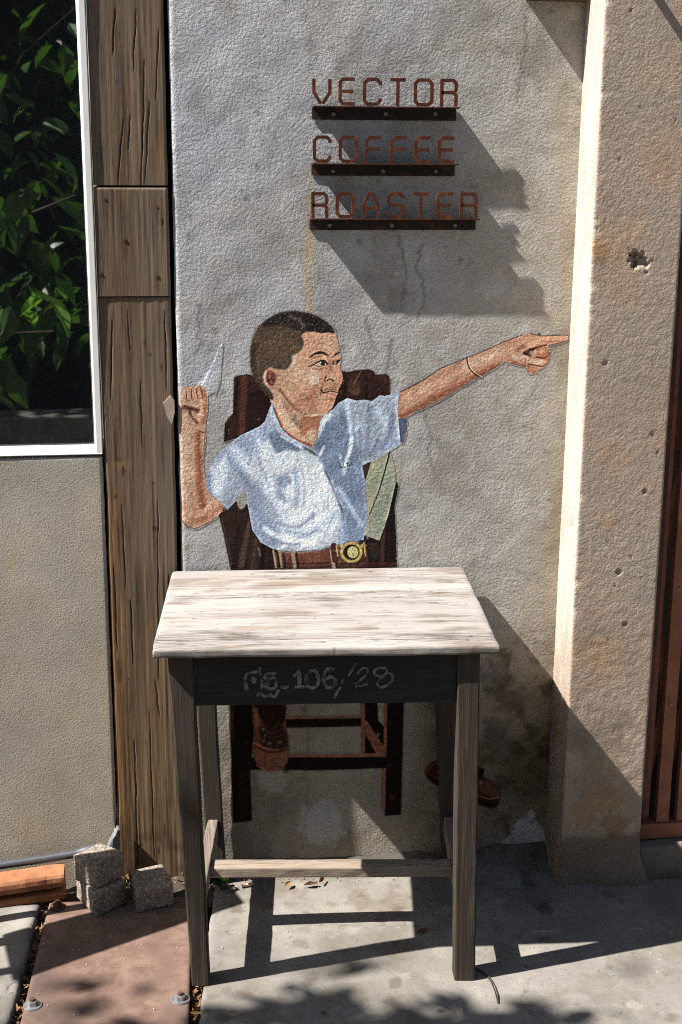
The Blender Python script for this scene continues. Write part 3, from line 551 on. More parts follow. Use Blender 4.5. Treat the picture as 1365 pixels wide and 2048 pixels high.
m_chalk = Mat('chalk', .95, .05); m_chalk.col(m_chalk.mix(m_chalk.ramp(m_chalk.noise(90, 4, .6), [(.34, 0), (.60, 1)]), (.03, .028, .028), (.17, .17, .175))); m_chalk = m_chalk.m
m_rust = rust('rusty_letter_steel', (.058, .017, .009), (.092, .027, .012), (.135, .044, .018), 120)
m_flange = rust('dark_angle_steel', (.018, .015, .014), (.035, .027, .023), (.075, .033, .018), 120)
m_screw = plain('zinc_screw', (.30, .27, .22), .45, .3, 200, metal=.6)
m_white = plain('white_window_paint', (.80, .79, .75), .4, .05, 20)
m_black = plain('dark_gap', (.012, .011, .010), .9, .2)
m_gate = rust('oxide_gate_paint', (.21, .078, .046), (.27, .105, .064), (.31, .14, .09), 30, .45, dist=.0003)
m_gate_d = rust('dark_gate_paint', (.065, .026, .02), (.085, .033, .025), (.13, .052, .036), 34, .45, dist=.0003)
m_floor = Mat('concrete', .9, .2)
def _floor(m):
    c = m.mix(m.ramp(m.noise(2.3, 5, .6), [(.35, 0), (.65, 1)]), (.172, .156, .135), (.24, .222, .196))
    c = m.mix(m.math('MULTIPLY', m.ramp(m.noise(14, 6, .7), [(.4, 1), (.62, 0)]), .6), c, (.175, .16, .142))
    c = m.mix(m.math('MULTIPLY', m.ramp(m.noise(60, 5, .7), [(.3, 1), (.55, 0)]), .6), c, (.17, .155, .138)); c = m.mix(m.math('MULTIPLY', m.ramp(m.noise(230, 3, .7), [(.62, 0), (.70, 1)]), .6), c, (.09, .082, .075))
    c = m.mix(1., c, m.attr('stain')[0], 'MULTIPLY'); c = m.mix(.6, c, m.ramp(m.noise(420, 2, .5), [(.25, .6), (.75, 1.3)]), 'MULTIPLY')
    m.col(c); m.bump(m.math('ADD', m.noise(300, 3, .6), m.math('MULTIPLY', m.noise(40, 4, .6), 1.2)), .0007); return m.m
m_floor = _floor(m_floor)
m_soil = plain('dark_soil', (.06, .045, .033), .95, .5, 90, .006)
m_plate = rust('weathered_steel_plate', (.12, .076, .058), (.19, .125, .098), (.092, .063, .052), 24, .6, dist=.0006)
m_bolt = plain('galvanised_bolt', (.38, .38, .38), .38, .25, 160, metal=.75)
m_bolt_r = rust('rusty_bolt', (.05, .03, .022), (.10, .05, .03), (.16, .07, .04), 120)
def _agg():
    m = Mat('exposed_aggregate', .9, .25); v = m.voro(190, out='Color'); n = m.noise(40, 5, .6)
    c = m.mix(m.ramp(v, [(.2, 0), (.8, 1)]), (.20, .165, .135), (.44, .385, .325)); c = m.mix(m.ramp(m.noise(150, 4, .7), [(.4, 0), (.6, 1)]), c, (.17, .14, .115)); c = m.mix(.5, c, m.ramp(n, [(.3, .6), (.7, 1.2)]), 'MULTIPLY')
    m.col(c); m.bump(m.math('ADD', m.noise(260, 3, .6), m.voro(190)), .0020); return m.m
m_agg = _agg()
m_brick = rust('orange_brick', (.27, .115, .055), (.32, .15, .075), (.20, .08, .042), 70, .9, dist=.0009)
m_pipe = plain('grey_plastic_pipe', (.055, .058, .066), .45, .1)
m_slate = plain('slate', (.16, .16, .165), .8, .3, 90, .001)
m_leaf_dry = rust('dry_leaf', (.42, .25, .10), (.55, .36, .17), (.30, .15, .06), 120, .8)
m_leaf_red = rust('red_dry_leaf', (.28, .10, .045), (.36, .15, .07), (.20, .07, .035), 120, .8)
m_litter = rust('leaf_litter', (.14, .075, .035), (.24, .14, .07), (.07, .045, .03), 160, .9)
m_twig = plain('twig_bark', (.05, .034, .025), .85, .3, 120)
def leafmat(name, a, b, rough=.35):
    m = Mat(name, rough, .5); i = m.t.nodes.new('ShaderNodeObjectInfo'); m.col(m.mix(m.ramp(m.noise(9, 3, .6), [(.35, 0), (.65, 1)]), a, b))
    t = m.t.nodes.new('ShaderNodeBsdfTranslucent'); t.inputs[0].default_value = (b[0]*1.3, b[1]*1.5, b[2]*.6, 1); x = m.t.nodes.new('ShaderNodeMixShader'); x.inputs[0].default_value = .3
    m.t.nodes.remove(i); o = m.t.nodes['Material Output']; m.t.links.new(m.b.outputs[0], x.inputs[1]); m.t.links.new(t.outputs[0], x.inputs[2]); m.t.links.new(x.outputs[0], o.inputs[0]); return m.m
m_leaf = leafmat('green_leaf', (.035, .085, .02), (.07, .15, .03)); m_leaf2 = leafmat('young_leaf', (.15, .34, .035), (.24, .44, .06)); m_leaf_d = leafmat('dark_leaf', (.018, .045, .014), (.035, .08, .02))
m_bark = plain('bark', (.09, .065, .045), .9, .4, 30, .004)
g = Mat('window_glass', .015, 1.); g.b.inputs['Base Color'].default_value = (.006, .007, .008, 1); g.b.inputs['IOR'].default_value = 3.0; g.b.inputs['Specular IOR Level'].default_value = .5; m_glass = g.m
m_room = plain('dark_room_wall', (.05, .035, .028), .95, .2)

# ---------------------------------------------------------------- stains with a shape of their own
class Stain(Canvas):
    """marks on a surface at 3 mm; values multiply the surface colour (128 = unchanged)"""
    def __init__(s, u0, u1, v0, v1, cell=.003, seed=3):
        s.u0, s.v1, s.cell = u0, v1, cell
        Canvas.__init__(s, 0, 0, int((u1-u0)/cell)+1, int((v1-v0)/cell)+1, seed); s.rgb[:] = .5; s.a[:] = 1
    def c(s, pts): return [((u-s.u0)/s.cell, (s.v1-v)/s.cell) for u, v in pts]
    def blot(s, u, v, r, col, al=.6, soft=None, seed=0, ry=None, ragged=.9):
        ry = ry or r; X = (np.arange(s.w)*s.cell+s.u0-u)[None, :]/r; Y = (s.v1-np.arange(s.h)*s.cell-v)[:, None]/ry
        x0, x1 = max(int((u-2*r-s.u0)/s.cell), 0), min(int((u+2*r-s.u0)/s.cell)+1, s.w); y0, y1 = max(int((s.v1-v-2*ry)/s.cell), 0), min(int((s.v1-v+2*ry)/s.cell)+1, s.h)
        if x1 <= x0 or y1 <= y0: return
        X = X[:, x0:x1]; Y = Y[y0:y1]; gx, gy = np.meshgrid(np.arange(x0, x1)*s.cell, np.arange(y0, y1)*s.cell)
        d = np.hypot(X, Y)+ragged*(vnoise(gx, gy, r*.55, seed)+.5*vnoise(gx, gy, r*.2, seed+1)); m = np.clip((1-d)/(soft or .35)+.5, 0, 1)*al
        s.rgb[y0:y1, x0:x1] = s.rgb[y0:y1, x0:x1]*(1-m[..., None])+np.array(col)/255.*m[..., None]
    def crack(s, pts, w, col=(45, 42, 40), al=.8, jit=.004, seed=0):
        r = np.random.RandomState(seed); P = [np.array(pts[0])]
        for a, b in zip(pts, pts[1:]):
            for t in np.linspace(0, 1, 7)[1:]: P.append(np.array(a)*(1-t)+np.array(b)*t+r.randn(2)*jit*(t < .99))
        s.put(s.line(s.c(P), w/s.cell, w/s.cell*.6, .8, False), col, al)
    def tint(s, f, col): s.rgb *= (1-f[..., None])+f[..., None]*np.array(col)
    def uv(s): return np.meshgrid(s.u0+np.arange(s.w)*s.cell, s.v1-np.arange(s.h)*s.cell)
    def at(s, u, v):
        x = np.clip((np.asarray(u)-s.u0)/s.cell, 0, s.w-1.001); y = np.clip((s.v1-np.asarray(v))/s.cell, 0, s.h-1.001); i = x.astype(int); j = y.astype(int); fx = (x-i)[..., None]; fy = (y-j)[..., None]; R = s.rgb
        return 2*((R[j, i]*(1-fx)+R[j, i+1]*fx)*(1-fy)+(R[j+1, i]*(1-fx)+R[j+1, i+1]*fx)*fy)
xz = lambda px, py, y=0.: tuple(wall_pt(px, py, y)[[0, 2]])
xy = lambda px, py, z=0.: tuple(floor_pt(px, py, z)[:2])

# ---------------------------------------------------------------- ground
gm = bpy.data.meshes.new('ground'); bm = bmesh.new(); add_box(bm, box8(-45, 45, -45, 45, -.4, -.06)); gm = bm_mesh('ground', bm)
props(link('ground', gm, m_soil), kind='structure')
fs = Stain(-.14, 1.25, -.78, .08)
for px, py, r, col, al in ((720, 1795, .030, (98, 88, 76), .8), (790, 1800, .035, (98, 90, 80), .8), (770, 1810, .03, (104, 96, 86), .7), (795, 1775, .02, (106, 98, 88), .6), (762, 1836, .012, (80, 74, 66), .9), (600, 1785, .02, (110, 102, 90), .6)):
    fs.blot(*xy(px, py), r, col, al, .25, int(px), r*1.5)
UF, VF = fs.uv(); fn = vnoise(UF, VF, .11, 201)+.6*vnoise(UF, VF, .035, 202)+.4*vnoise(UF, VF, .012, 203); fs.tint(np.clip(fn*2.4-.1, 0, 1)*.6, (.72, .68, .62)); fs.tint(np.clip(-fn*2.4-.3, 0, 1)*.6, (1.18, 1.17, 1.15)); fs.tint(np.clip((vnoise(UF, VF, .009, 204)+.5*vnoise(UF, VF, .006, 205)-.42)*6, 0, 1)*.6, (.5, .46, .42))
u, v = xy(1072, 1775); fs.blot(u, v-.02, .028, (40, 36, 34), .9, .3, 5, .075, .5); fs.blot(u-.005, v+.055, .018, (50, 44, 40), .85, .3, 6, .05)
for k in range(26):
    r = random.Random(k); fs.blot(r.uniform(-.12, 1.1), r.uniform(-.75, 0), r.uniform(.01, .07), random.Random(k+50).choice([(92, 86, 78), (152, 150, 146), (102, 92, 80)]), .6, .6, k, None, 1.3)
fs.crack([xy(548, 1848), xy(700, 1847.5), xy(862, 1847)], .0022, (40, 38, 36), .9, .0003); fs.crack([xy(810, 1836), xy(818, 1870), xy(830, 1902)], .002, (60, 56, 52), .8, .001, 3)
fs.crack([xy(955, 1768), xy(1010, 1769), xy(1062, 1766)], .003, (50, 46, 44), .8, .001, 4); fs.crack([xy(640, 1838), xy(646, 1828)], .002, (90, 86, 80), .8, .0005, 4)
for px, py, r in ((648, 2023, .007), (882, 2015, .007), (1054, 1922, .005), (1020, 1780, .004), (975, 1790, .003)): fs.blot(*xy(px, py), r, (36, 30, 30), .9, .5, int(px), None, .2)
for k in range(60):
    r = random.Random(k+900); fs.blot(r.uniform(-.1, 1.1), r.uniform(-.75, 0), r.uniform(.002, .0045), (60, 56, 52) if r.random() < .7 else (215, 212, 205), .7, .6, k, None, .3)
for k in range(70):
    r = random.Random(k+1500); fs.blot(r.uniform(-.12, 1.1), r.uniform(-.78, 0), r.uniform(.004, .018), r.choice([(84, 76, 66), (168, 166, 162), (66, 60, 54), (98, 84, 68)]), .7, .5, k, None, 1.2)
fs.crack([(.52, -.78), (.55, -.66), (.53, -.58), (.57, -.50)], .0022, (70, 66, 62), .8, .003, 21); fs.crack([(.98, -.44), (1.03, -.43), (1.06, -.425)], .002, (70, 66, 62), .7, .001, 22)
fs.blot(.72, -.06, .08, (92, 88, 84), .6, .6, 3, .05); fs.blot(.95, -.17, .2, (100, 96, 92), .5, .6, 4, .03); fs.blot(.2, -.02, .3, (96, 90, 82), .5, .6, 8, .04)
def slab(name, edge_l, xs, ys, z0=-.055):
    """a poured slab with a worn left edge"""
    xs = np.array(xs); ys = np.array(ys); X, Y = np.meshgrid(xs, ys); X = X.copy()
    if edge_l: X[:, 0] = [edge_l(y) for y in ys]; X = np.maximum(X, X[:, :1]+np.linspace(0, .002*X.shape[1], X.shape[1])[None])
    Z = fall(np.clip(X, -.12, 2.))+.0035*vnoise(X, Y, .35, 4)+.0018*vnoise(X, Y, .09, 5)+.0008*vnoise(X, Y, .03, 6)
    if edge_l: d = X-X[:, :1]; Z = Z-.004*np.exp(-d/.004)*(1+1.2*vnoise(X, Y, .04, 9))
    V = np.stack([X, Y, Z], -1).reshape(-1, 3); n = len(xs); st = fs.at(V[:, 0], V[:, 1]); Q = grid_faces(n, len(ys))
    B = V.reshape(len(ys), n, 3)[:, 0].copy(); B[:, 2] = z0; k = len(V); i = np.arange(len(ys)-1)
    Q = np.concatenate([Q, np.stack([i*n, (i+1)*n, k+i+1, k+i], -1)]); V = np.concatenate([V, B]); st = np.concatenate([st, np.full((len(B), 3), .7)])
    return mesh_np(name, V, Q, True, {'stain': st})
er = lambda y: -.084-.037*min(max((-.11-y)/.38, -.4), 1.25)+.004*float(vnoise(y, .1, .05, 2))+.003*float(vnoise(y, .1, .015, 3))
fx = np.concatenate([np.arange(-.12, 1.2, .0045), [1.4, 2, 3, 5, 8]]); fy = np.concatenate([[-8, -6, -4.5, -3.2, -2.2, -1.5, -1.1, -.9], np.arange(-.76, .10, .0045)])
props(link('concrete_floor', slab('concrete_floor', er, fx, fy), m_floor), kind='structure')
def slab_left():
    xs = np.concatenate([[-8, -5, -3, -1.8, -1.1, -.8], np.arange(-.66, -.476, .006)]); ys = np.concatenate([[-8, -6, -4.5, -3.2, -2.2, -1.5, -1.1, -.9], np.arange(-.76, -.10, .006)])
    X, Y = np.meshgrid(xs, ys); X = X.copy()
    for j, y in enumerate(ys):
        e = -.490-.028*min((-.11-y)/.44, 1.3)+.012+.010*float(vnoise(y, .3, .06, 12))+.006*float(vnoise(y, .3, .02, 13))
        X[j] = np.where(X[j] > -.7, -.66+(X[j]+.66)*(e+.66)/(xs[-1]+.66), X[j])
    Z = .004*vnoise(X, Y, .3, 24)+.002*vnoise(X, Y, .08, 25)+.0012*vnoise(X, Y, .025, 26); d = X[:, -1:]-X; Z = Z-.005*np.exp(-d/.004)*(1+1.3*vnoise(X, Y, .04, 29))
    V = np.stack([X, Y, Z], -1).reshape(-1, 3); n = len(xs); Q = grid_faces(n, len(ys)); B = V.reshape(len(ys), n, 3)[:, -1].copy(); B[:, 2] = -.055; T = V.reshape(len(ys), n, 3)[-1].copy(); T[:, 2] = -.055; k = len(V); i = np.arange(len(ys)-1); k2 = k+len(B); t = np.arange(n-1); last = (len(ys)-1)*n
    Q = np.concatenate([Q, np.stack([i*n+n-1, k+i, k+i+1, (i+1)*n+n-1], -1), np.stack([last+t, last+t+1, k2+t+1, k2+t], -1)]); V = np.concatenate([V, B, T])
    s = .95+.7*vnoise(V[:, 0], V[:, 1], .05, 33)+.5*vnoise(V[:, 0], V[:, 1], .14, 34)-1.2*np.clip(vnoise(V[:, 0], V[:, 1], .022, 36)-.18, 0, 1)-.35*np.exp((V[:, 0]+.487)/.012); h = np.hypot(V[:, 0]+.499, V[:, 1]+.425); s = np.where(h < .018, 1.15, np.where(h < .022, .45, s))
    return mesh_np('concrete_kerb_slab', V, Q, True, {'stain': np.stack([s*.95, s*.95, s*.96], -1)})
props(link('concrete_paving', slab_left(), m_floor), kind='structure')

# ---------------------------------------------------------------- grey wall with the painting
ws = Stain(-.16, .78, -.06, 2.12)
U, V_ = ws.uv()
ws.tint(np.clip((.42-U)/.5, 0, 1)*np.clip((V_-.8)/.7, 0, 1)*.9, (1.04, 1.09, 1.19)); ws.tint(np.clip((U-.35)/.4, 0, 1)*1., (1.0, .95, .84))
ws.tint(np.clip((U-.655+.04*vnoise(U, V_, .2, 3))/.07, 0, 1)*np.clip((vnoise(U, V_*.25, .05, 4)+.5)*1.2, 0, 1)*.8, (.82, .74, .60))
for (px, py), r, col, al in (((985, 570), .03, (165, 165, 165), .6), ((1075, 325), .022, (165, 163, 160), .6), ((870, 1000), .03, (160, 160, 160), .5), ((990, 975), .024, (160, 158, 155), .5), ((1065, 1010), .04, (158, 158, 158), .4), ((1050, 660), .02, (165, 165, 168), .6), ((860, 720), .05, (120, 122, 128), .5), ((420, 520), .12, (118, 121, 130), .6), ((600, 60), .12, (136, 138, 142), .6), ((930, 1060), .05, (114, 110, 104), .5), ((1060, 130), .03, (100, 95, 86), .9), ((1090, 105), .035, (102, 97, 88), .9), ((1130, 60), .04, (118, 112, 102), .8)):
    ws.blot(*xz(px, py), r, col, al, .4, int(px+py))
for k in range(50):
    r = random.Random(k+70); ws.blot(r.uniform(-.14, .73), r.uniform(.75, 2.05), r.uniform(.01, .06), r.choice([(112, 112, 114), (142, 142, 142), (116, 110, 102)]), .35, .6, k)
w1 = vnoise(U, V_, .13, 101)+.6*vnoise(U, V_, .05, 102)+.4*vnoise(U, V_, .018, 103); w2 = vnoise(U*1.0, V_*.35, .06, 104)+.5*vnoise(U, V_*.3, .02, 105)
ws.tint(np.clip(w1*2.6-.25, 0, 1)*.85, (.80, .78, .75)); ws.tint(np.clip(-w1*2.6-.35, 0, 1)*.7, (1.17, 1.17, 1.15)); ws.tint(np.clip(w2*2.4-.5, 0, 1)*.7, (.76, .71, .63))
ws.tint(np.clip((vnoise(U, V_, .012, 106)+.6*vnoise(U, V_, .006, 107)-.38)*6, 0, 1)*.55, (.55, .52, .48)); ws.tint(np.clip((vnoise(U, V_, .016, 108)+.6*vnoise(U, V_, .007, 109)-.42)*6, 0, 1)*.6, (1.28, 1.27, 1.24))
# rust run under the sign, hairline cracks
ws.put(ws.line(ws.c([xz(622, 462), xz(620, 500), xz(617, 560), xz(621, 640)]), 6, 3, 4), (150, 112, 52), .65); ws.put(ws.line(ws.c([xz(620, 360), xz(620, 460)]), 4, 4, 3), (138, 108, 70), .5)
ws.crack([xz(622, 560), xz(624, 640)], .003, (110, 80, 40), .7, .001); ws.crack([xz(953, 890), xz(952, 960)], .0026, (80, 76, 72), .7, .001); ws.crack([xz(955, 640), xz(938, 700), xz(930, 760), xz(915, 870)], .0025, (88, 86, 84), .6, .003, 5); ws.crack([xz(800, 120), xz(812, 180), xz(808, 240)], .002, (96, 94, 92), .5, .003, 6); ws.crack([xz(700, 560), xz(705, 590), xz(725, 620)], .002, (92, 90, 88), .5, .002, 8)
for k in range(9):
    r = random.Random(k+640); x, z = r.uniform(-.1, .68), r.uniform(.85, 1.95); p = [(x, z)]
    for q in range(r.randint(3, 6)): p.append((p[-1][0]+r.uniform(-.02, .02), p[-1][1]-r.uniform(.02, .05)))
    ws.crack(p, .0045, (54, 52, 50), .9, .003, k)
for k in range(70):
    r = random.Random(k+760); ws.blot(r.uniform(-.13, .73), r.uniform(.7, 2.0), r.uniform(.003, .008), (70, 66, 62) if k % 3 else (178, 178, 178), .75, .5, k, None, 1.)
# foot of the wall: grime and painted-in shade under the desk, mould, patched render
low = np.clip((.62-V_+.12*vnoise(U, V_, .11, 8))/.25, 0, 1); ws.tint(low*.85, (.72, .64, .52))  # grime tint deepened to paint in the shade below the desk
mould = np.clip((vnoise(U, V_, .035, 10)+.6*vnoise(U, V_, .012, 11)+.25)*2.2-.3, 0, 1)*np.clip((.60-V_)/.14, 0, 1)*np.clip((U-.38)/.12, 0, 1); ws.tint(mould*.75, (.34, .31, .27))
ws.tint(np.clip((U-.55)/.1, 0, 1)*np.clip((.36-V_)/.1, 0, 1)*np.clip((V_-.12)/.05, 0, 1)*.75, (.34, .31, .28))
spk = np.clip((vnoise(U, V_, .014, 20)+.5*vnoise(U, V_, .006, 21)-.12)*4, 0, 1)*np.clip((.62-V_)/.1, 0, 1)*np.clip((V_-.40)/.1, 0, 1); ws.tint(spk*.8, (.45, .36, .24))
for (px, py), r, col, al, s in (((1052, 1665), .045, (196, 204, 214), .95, .18), ((1030, 1690), .03, (188, 196, 206), .9, .2), ((640, 1650), .05, (138, 140, 142), .7, .25), ((545, 1560), .03, (132, 130, 126), .6, .3), ((560, 1610), .016, (70, 66, 60), .8, .8), ((690, 1530), .02, (130, 130, 132), .6, .4), ((905, 1530), .03, (128, 128, 126), .6, .4), ((500, 1690), .05, (72, 68, 62), .7, .5), ((995, 1460), .025, (40, 38, 36), .8, .9), ((1010, 1500), .02, (46, 42, 38), .7, .9), ((470, 1675), .03, (66, 62, 56), .8, .7)):
    ws.blot(*xz(px, py), r, col, al, s, int(px))
ws.crack([xz(616, 1400), xz(612, 1450), xz(617, 1500), xz(614, 1560), xz(617, 1620), xz(604, 1700)], .003, (40, 38, 34), .9, .0025, 9); ws.crack([xz(1022, 1610), xz(1018, 1650), xz(1030, 1690), xz(1060, 1715)], .003, (40, 40, 44), .9, .002, 10); ws.crack([xz(1018, 1650), xz(1004, 1640)], .002, (50, 48, 50), .8, .001, 11); ws.crack([xz(434, 1462), xz(455, 1464), xz(468, 1461)], .003, (60, 54, 46), .8, .001, 12)
WALL_L, WALL_R = -.1375, .7375
def wall_y(x, z):
    """trowelled unevenness; the wall rounds off at its free left edge"""
    d = .0022*vnoise(x, z, .22, 40)+.0016*vnoise(x, z, .085, 41)+.0011*vnoise(x, z, .03, 42)
    e = np.clip((WALL_L+.010-x)/.010, 0, 1); return d+.006*e**2
xs = np.arange(WALL_L, WALL_R+.010, .003); zs = np.concatenate([np.arange(-.056, 2.08, .003), [2.2, 2.6, 3.0, 3.4]])
X, Z = np.meshgrid(xs, zs); edge = WALL_L+.0028*vnoise(zs, zs*0, .05, 44)+.0016*vnoise(zs, zs*0, .016, 45); X = X.copy(); X[:, 0] = edge; X[:, 1] = np.maximum(X[:, 1], edge+.001)
Y = wall_y(X, Z); P = np.stack([X, Y, Z], -1); n = len(xs)
side = P[:, 0].copy(); side2 = side.copy(); side2[:, 1] = .16
V = np.concatenate([P.reshape(-1, 3), side2]); i = np.arange(len(zs)-1); k = P.shape[0]*n
Q = np.concatenate([grid_faces(n, len(zs)), np.stack([k+i, i*n, (i+1)*n, k+i+1], -1)])
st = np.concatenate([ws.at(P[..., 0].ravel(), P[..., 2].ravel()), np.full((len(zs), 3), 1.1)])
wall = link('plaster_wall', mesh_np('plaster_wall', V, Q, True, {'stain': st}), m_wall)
props(wall, 'rough grey plaster wall between the timber post and the tan pillar', 'wall')
# mortar fillet at the wall's foot
def fillet():
    t = np.linspace(0, 1, 9); xs = np.arange(-.13, .739, .006); X, T = np.meshgrid(xs, t)
    h = .030+.02*np.clip((X-.5)/.2, 0, 1)+.012*vnoise(X, X*0, .07, 60)+.006*vnoise(X, X*0, .02, 61); d = .030+.016*vnoise(X, X*0, .1, 62)+.02*np.clip((X-.55)/.15, 0, 1)
    Y = -d*T; Z = fall(X)+h*(1-T)**1.8-.004+.003*vnoise(X, T*.05, .02, 63); V = np.stack([X, Y-.001, Z], -1).reshape(-1, 3)
    s = .62+.5*vnoise(V[:, 0], V[:, 1], .03, 64); return mesh_np('mortar_fillet', V, grid_faces(len(xs), len(t), True), True, {'stain': np.stack([s, s*.97, s*.93], -1)})
props(link('mortar_skirting', fillet(), m_floor), kind='structure')

# the painting: a film of pigment that follows the plaster
mural = thing('wall_mural', 'painted boy in a pale blue school shirt, seated and pointing right, on the grey wall', 'mural', (.28, 0, .45))
PIG = {1: 'painted_boy', 2: 'painted_chair', 3: 'painted_paper_plane', 4: 'painted_shoe', 5: 'painted_bag_strap'}
def to_lin(c): return np.where(c <= .04045, c/12.92, ((c+.055)/1.055)**2.4)
def pieces(F, least):
    """patches of pigment that hang together; specks join the nearest patch"""
    lab = np.arange(F.max()+1)
    while True:
        m_ = lab[F].min(1); new = lab.copy(); np.minimum.at(new, F.ravel(), np.repeat(m_, 4)); new = new[new]
        if (new == lab).all(): break
        lab = new
    fl = lab[F[:, 0]]; ids, n = np.unique(fl, return_counts=True); big = ids[n > least]
    if len(big) < 2: return [F]
    cen = {i: V_all[F[fl == i][:, 0]].mean(0) for i in ids}
    to = {i: (i if i in big else min(big, key=lambda q: np.linalg.norm(cen[q]-cen[i]))) for i in ids}; tl = np.array([to[i] for i in fl]); return [F[tl == i] for i in big]
def lay_paint(cv, step, split_shoe=False):
    h, w = cv.h//step, cv.w//step; rgb = cv.rgb[:h*step, :w*step].reshape(h, step, w, step, 3).mean((1, 3)); a = cv.a[:h*step, :w*step].reshape(h, step, w, step).mean((1, 3)); own = cv.own[step//2:h*step:step, step//2:w*step:step][:h, :w]
    px, py = np.meshgrid(cv.x0+(np.arange(w)+.5)*step, cv.y0+(np.arange(h)+.5)*step); P = wall_pt(px, py)
    P[..., 1] = wall_y(P[..., 0], P[..., 2])-.00045
    keep = (P[..., 0] > WALL_L+.0035) & (P[..., 0] < WALL_R-.004); F = grid_faces(w, h, True); A = (a*keep).ravel(); O = own.ravel(); rgbf = to_lin(np.clip(rgb, 0, 1)).reshape(-1, 3); V = P.reshape(-1, 3); K = keep.ravel(); globals()['V_all'] = V
    ok = (A[F].max(1) > .03) & K[F].all(1); F = F[ok]; fo = O[F]; fo = np.where(fo.max(1) > 0, np.take_along_axis(fo, A[F].argmax(1)[:, None], 1)[:, 0], 0); fo[fo == 0] = 1 if not split_shoe else 2
    for o in np.unique(fo):
        sub = F[fo == o]
        groups = pieces(sub, 400 if step == 1 else 25)
        for g_ in groups:
            if not len(g_): continue
            idx, inv = np.unique(g_, return_inverse=True); vv = V[idx]
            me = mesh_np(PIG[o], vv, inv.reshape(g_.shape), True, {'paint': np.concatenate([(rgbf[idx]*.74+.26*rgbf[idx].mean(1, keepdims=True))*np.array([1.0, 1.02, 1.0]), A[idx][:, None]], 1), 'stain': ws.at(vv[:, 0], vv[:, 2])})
            link(PIG[o], me, m_mural, mural)
lay_paint(paint_boy(), 1); lay_paint(paint_legs(), 2, True)

# ---------------------------------------------------------------- tan pillar on the right
PX0, PX1, PY = .7375, .929, -.129
ps = Stain(.60, .95, -.06, 2.12)
U, V_ = ps.uv()
on_p = lambda px, py: xz(px, py, PY)
for (px, py), r, col, al in (((1205, 505), .022, (92, 66, 44), .8), ((1230, 480), .05, (140, 112, 84), .5), ((1190, 1290), .05, (100, 100, 102), .7), ((1235, 1310), .06, (112, 106, 98), .6), ((1150, 1480), .03, (92, 92, 94), .8), ((1210, 1470), .06, (84, 82, 80), .7), ((1180, 1620), .035, (124, 100, 70), .8), ((1220, 1600), .03, (120, 94, 66), .7), ((1230, 1650), .03, (96, 76, 56), .7), ((1200, 1560), .05, (88, 82, 76), .6), ((1320, 300), .05, (140, 120, 96), .4), ((1262, 1660), .015, (170, 164, 156), .7), ((1195, 1630), .008, (170, 164, 156), .8)):
    ps.blot(*on_p(px, py), r, col, al, .45, int(px+py))
for k in range(36):
    r = random.Random(k+170); ps.blot(r.uniform(.74, .93), r.uniform(.1, 2.05), r.uniform(.01, .05), r.choice([(112, 108, 104), (144, 132, 116), (140, 112, 84)]), .4, .6, k)
ps.tint(np.clip((.115-V_+.02*vnoise(U, V_, .06, 2))/.02, 0, 1)*.8, (.48, .46, .44)); ps.tint(np.clip((.34-V_+.1*vnoise(U, V_, .08, 2))/.12, 0, 1)*.5, (.72, .68, .64))
for a in (((1225, 1235), (1300, 1180)), ((1235, 1040), (1248, 1065)), ((1270, 975), (1292, 990))): ps.crack([on_p(*a[0]), on_p(*a[1])], .002, (80, 70, 60), .7, .001, 3)
PITS = [(1272, 514, .013, .011), (1285, 527, .015, .010), (1268, 528, .009, .008), (1240, 1146, 0.0059, 0.0040), (1291, 983, 0.0043, 0.0035), (1212, 728, 0.0051, 0.0025), (1250, 1249, 0.0051, 0.0035), (1262, 22, 0.0034, 0.0025), (1281, 215, 0.0026, 0.0020), (1305, 870, 0.0043, 0.0020), (1230, 1172, 0.0034, 0.0025), (1220, 1625, 0.0051, 0.0045), (1216, 1085, 0.0034, 0.0020), (1263, 1115, 0.0034, 0.0020), (1228, 1078, 0.0026, 0.0020), (1352, 240, 0.0034, 0.0020), (1240, 318, 0.0034, 0.0020), (1217, 1278, 0.0034, 0.0020), (1316, 905, 0.0034, 0.0020)]
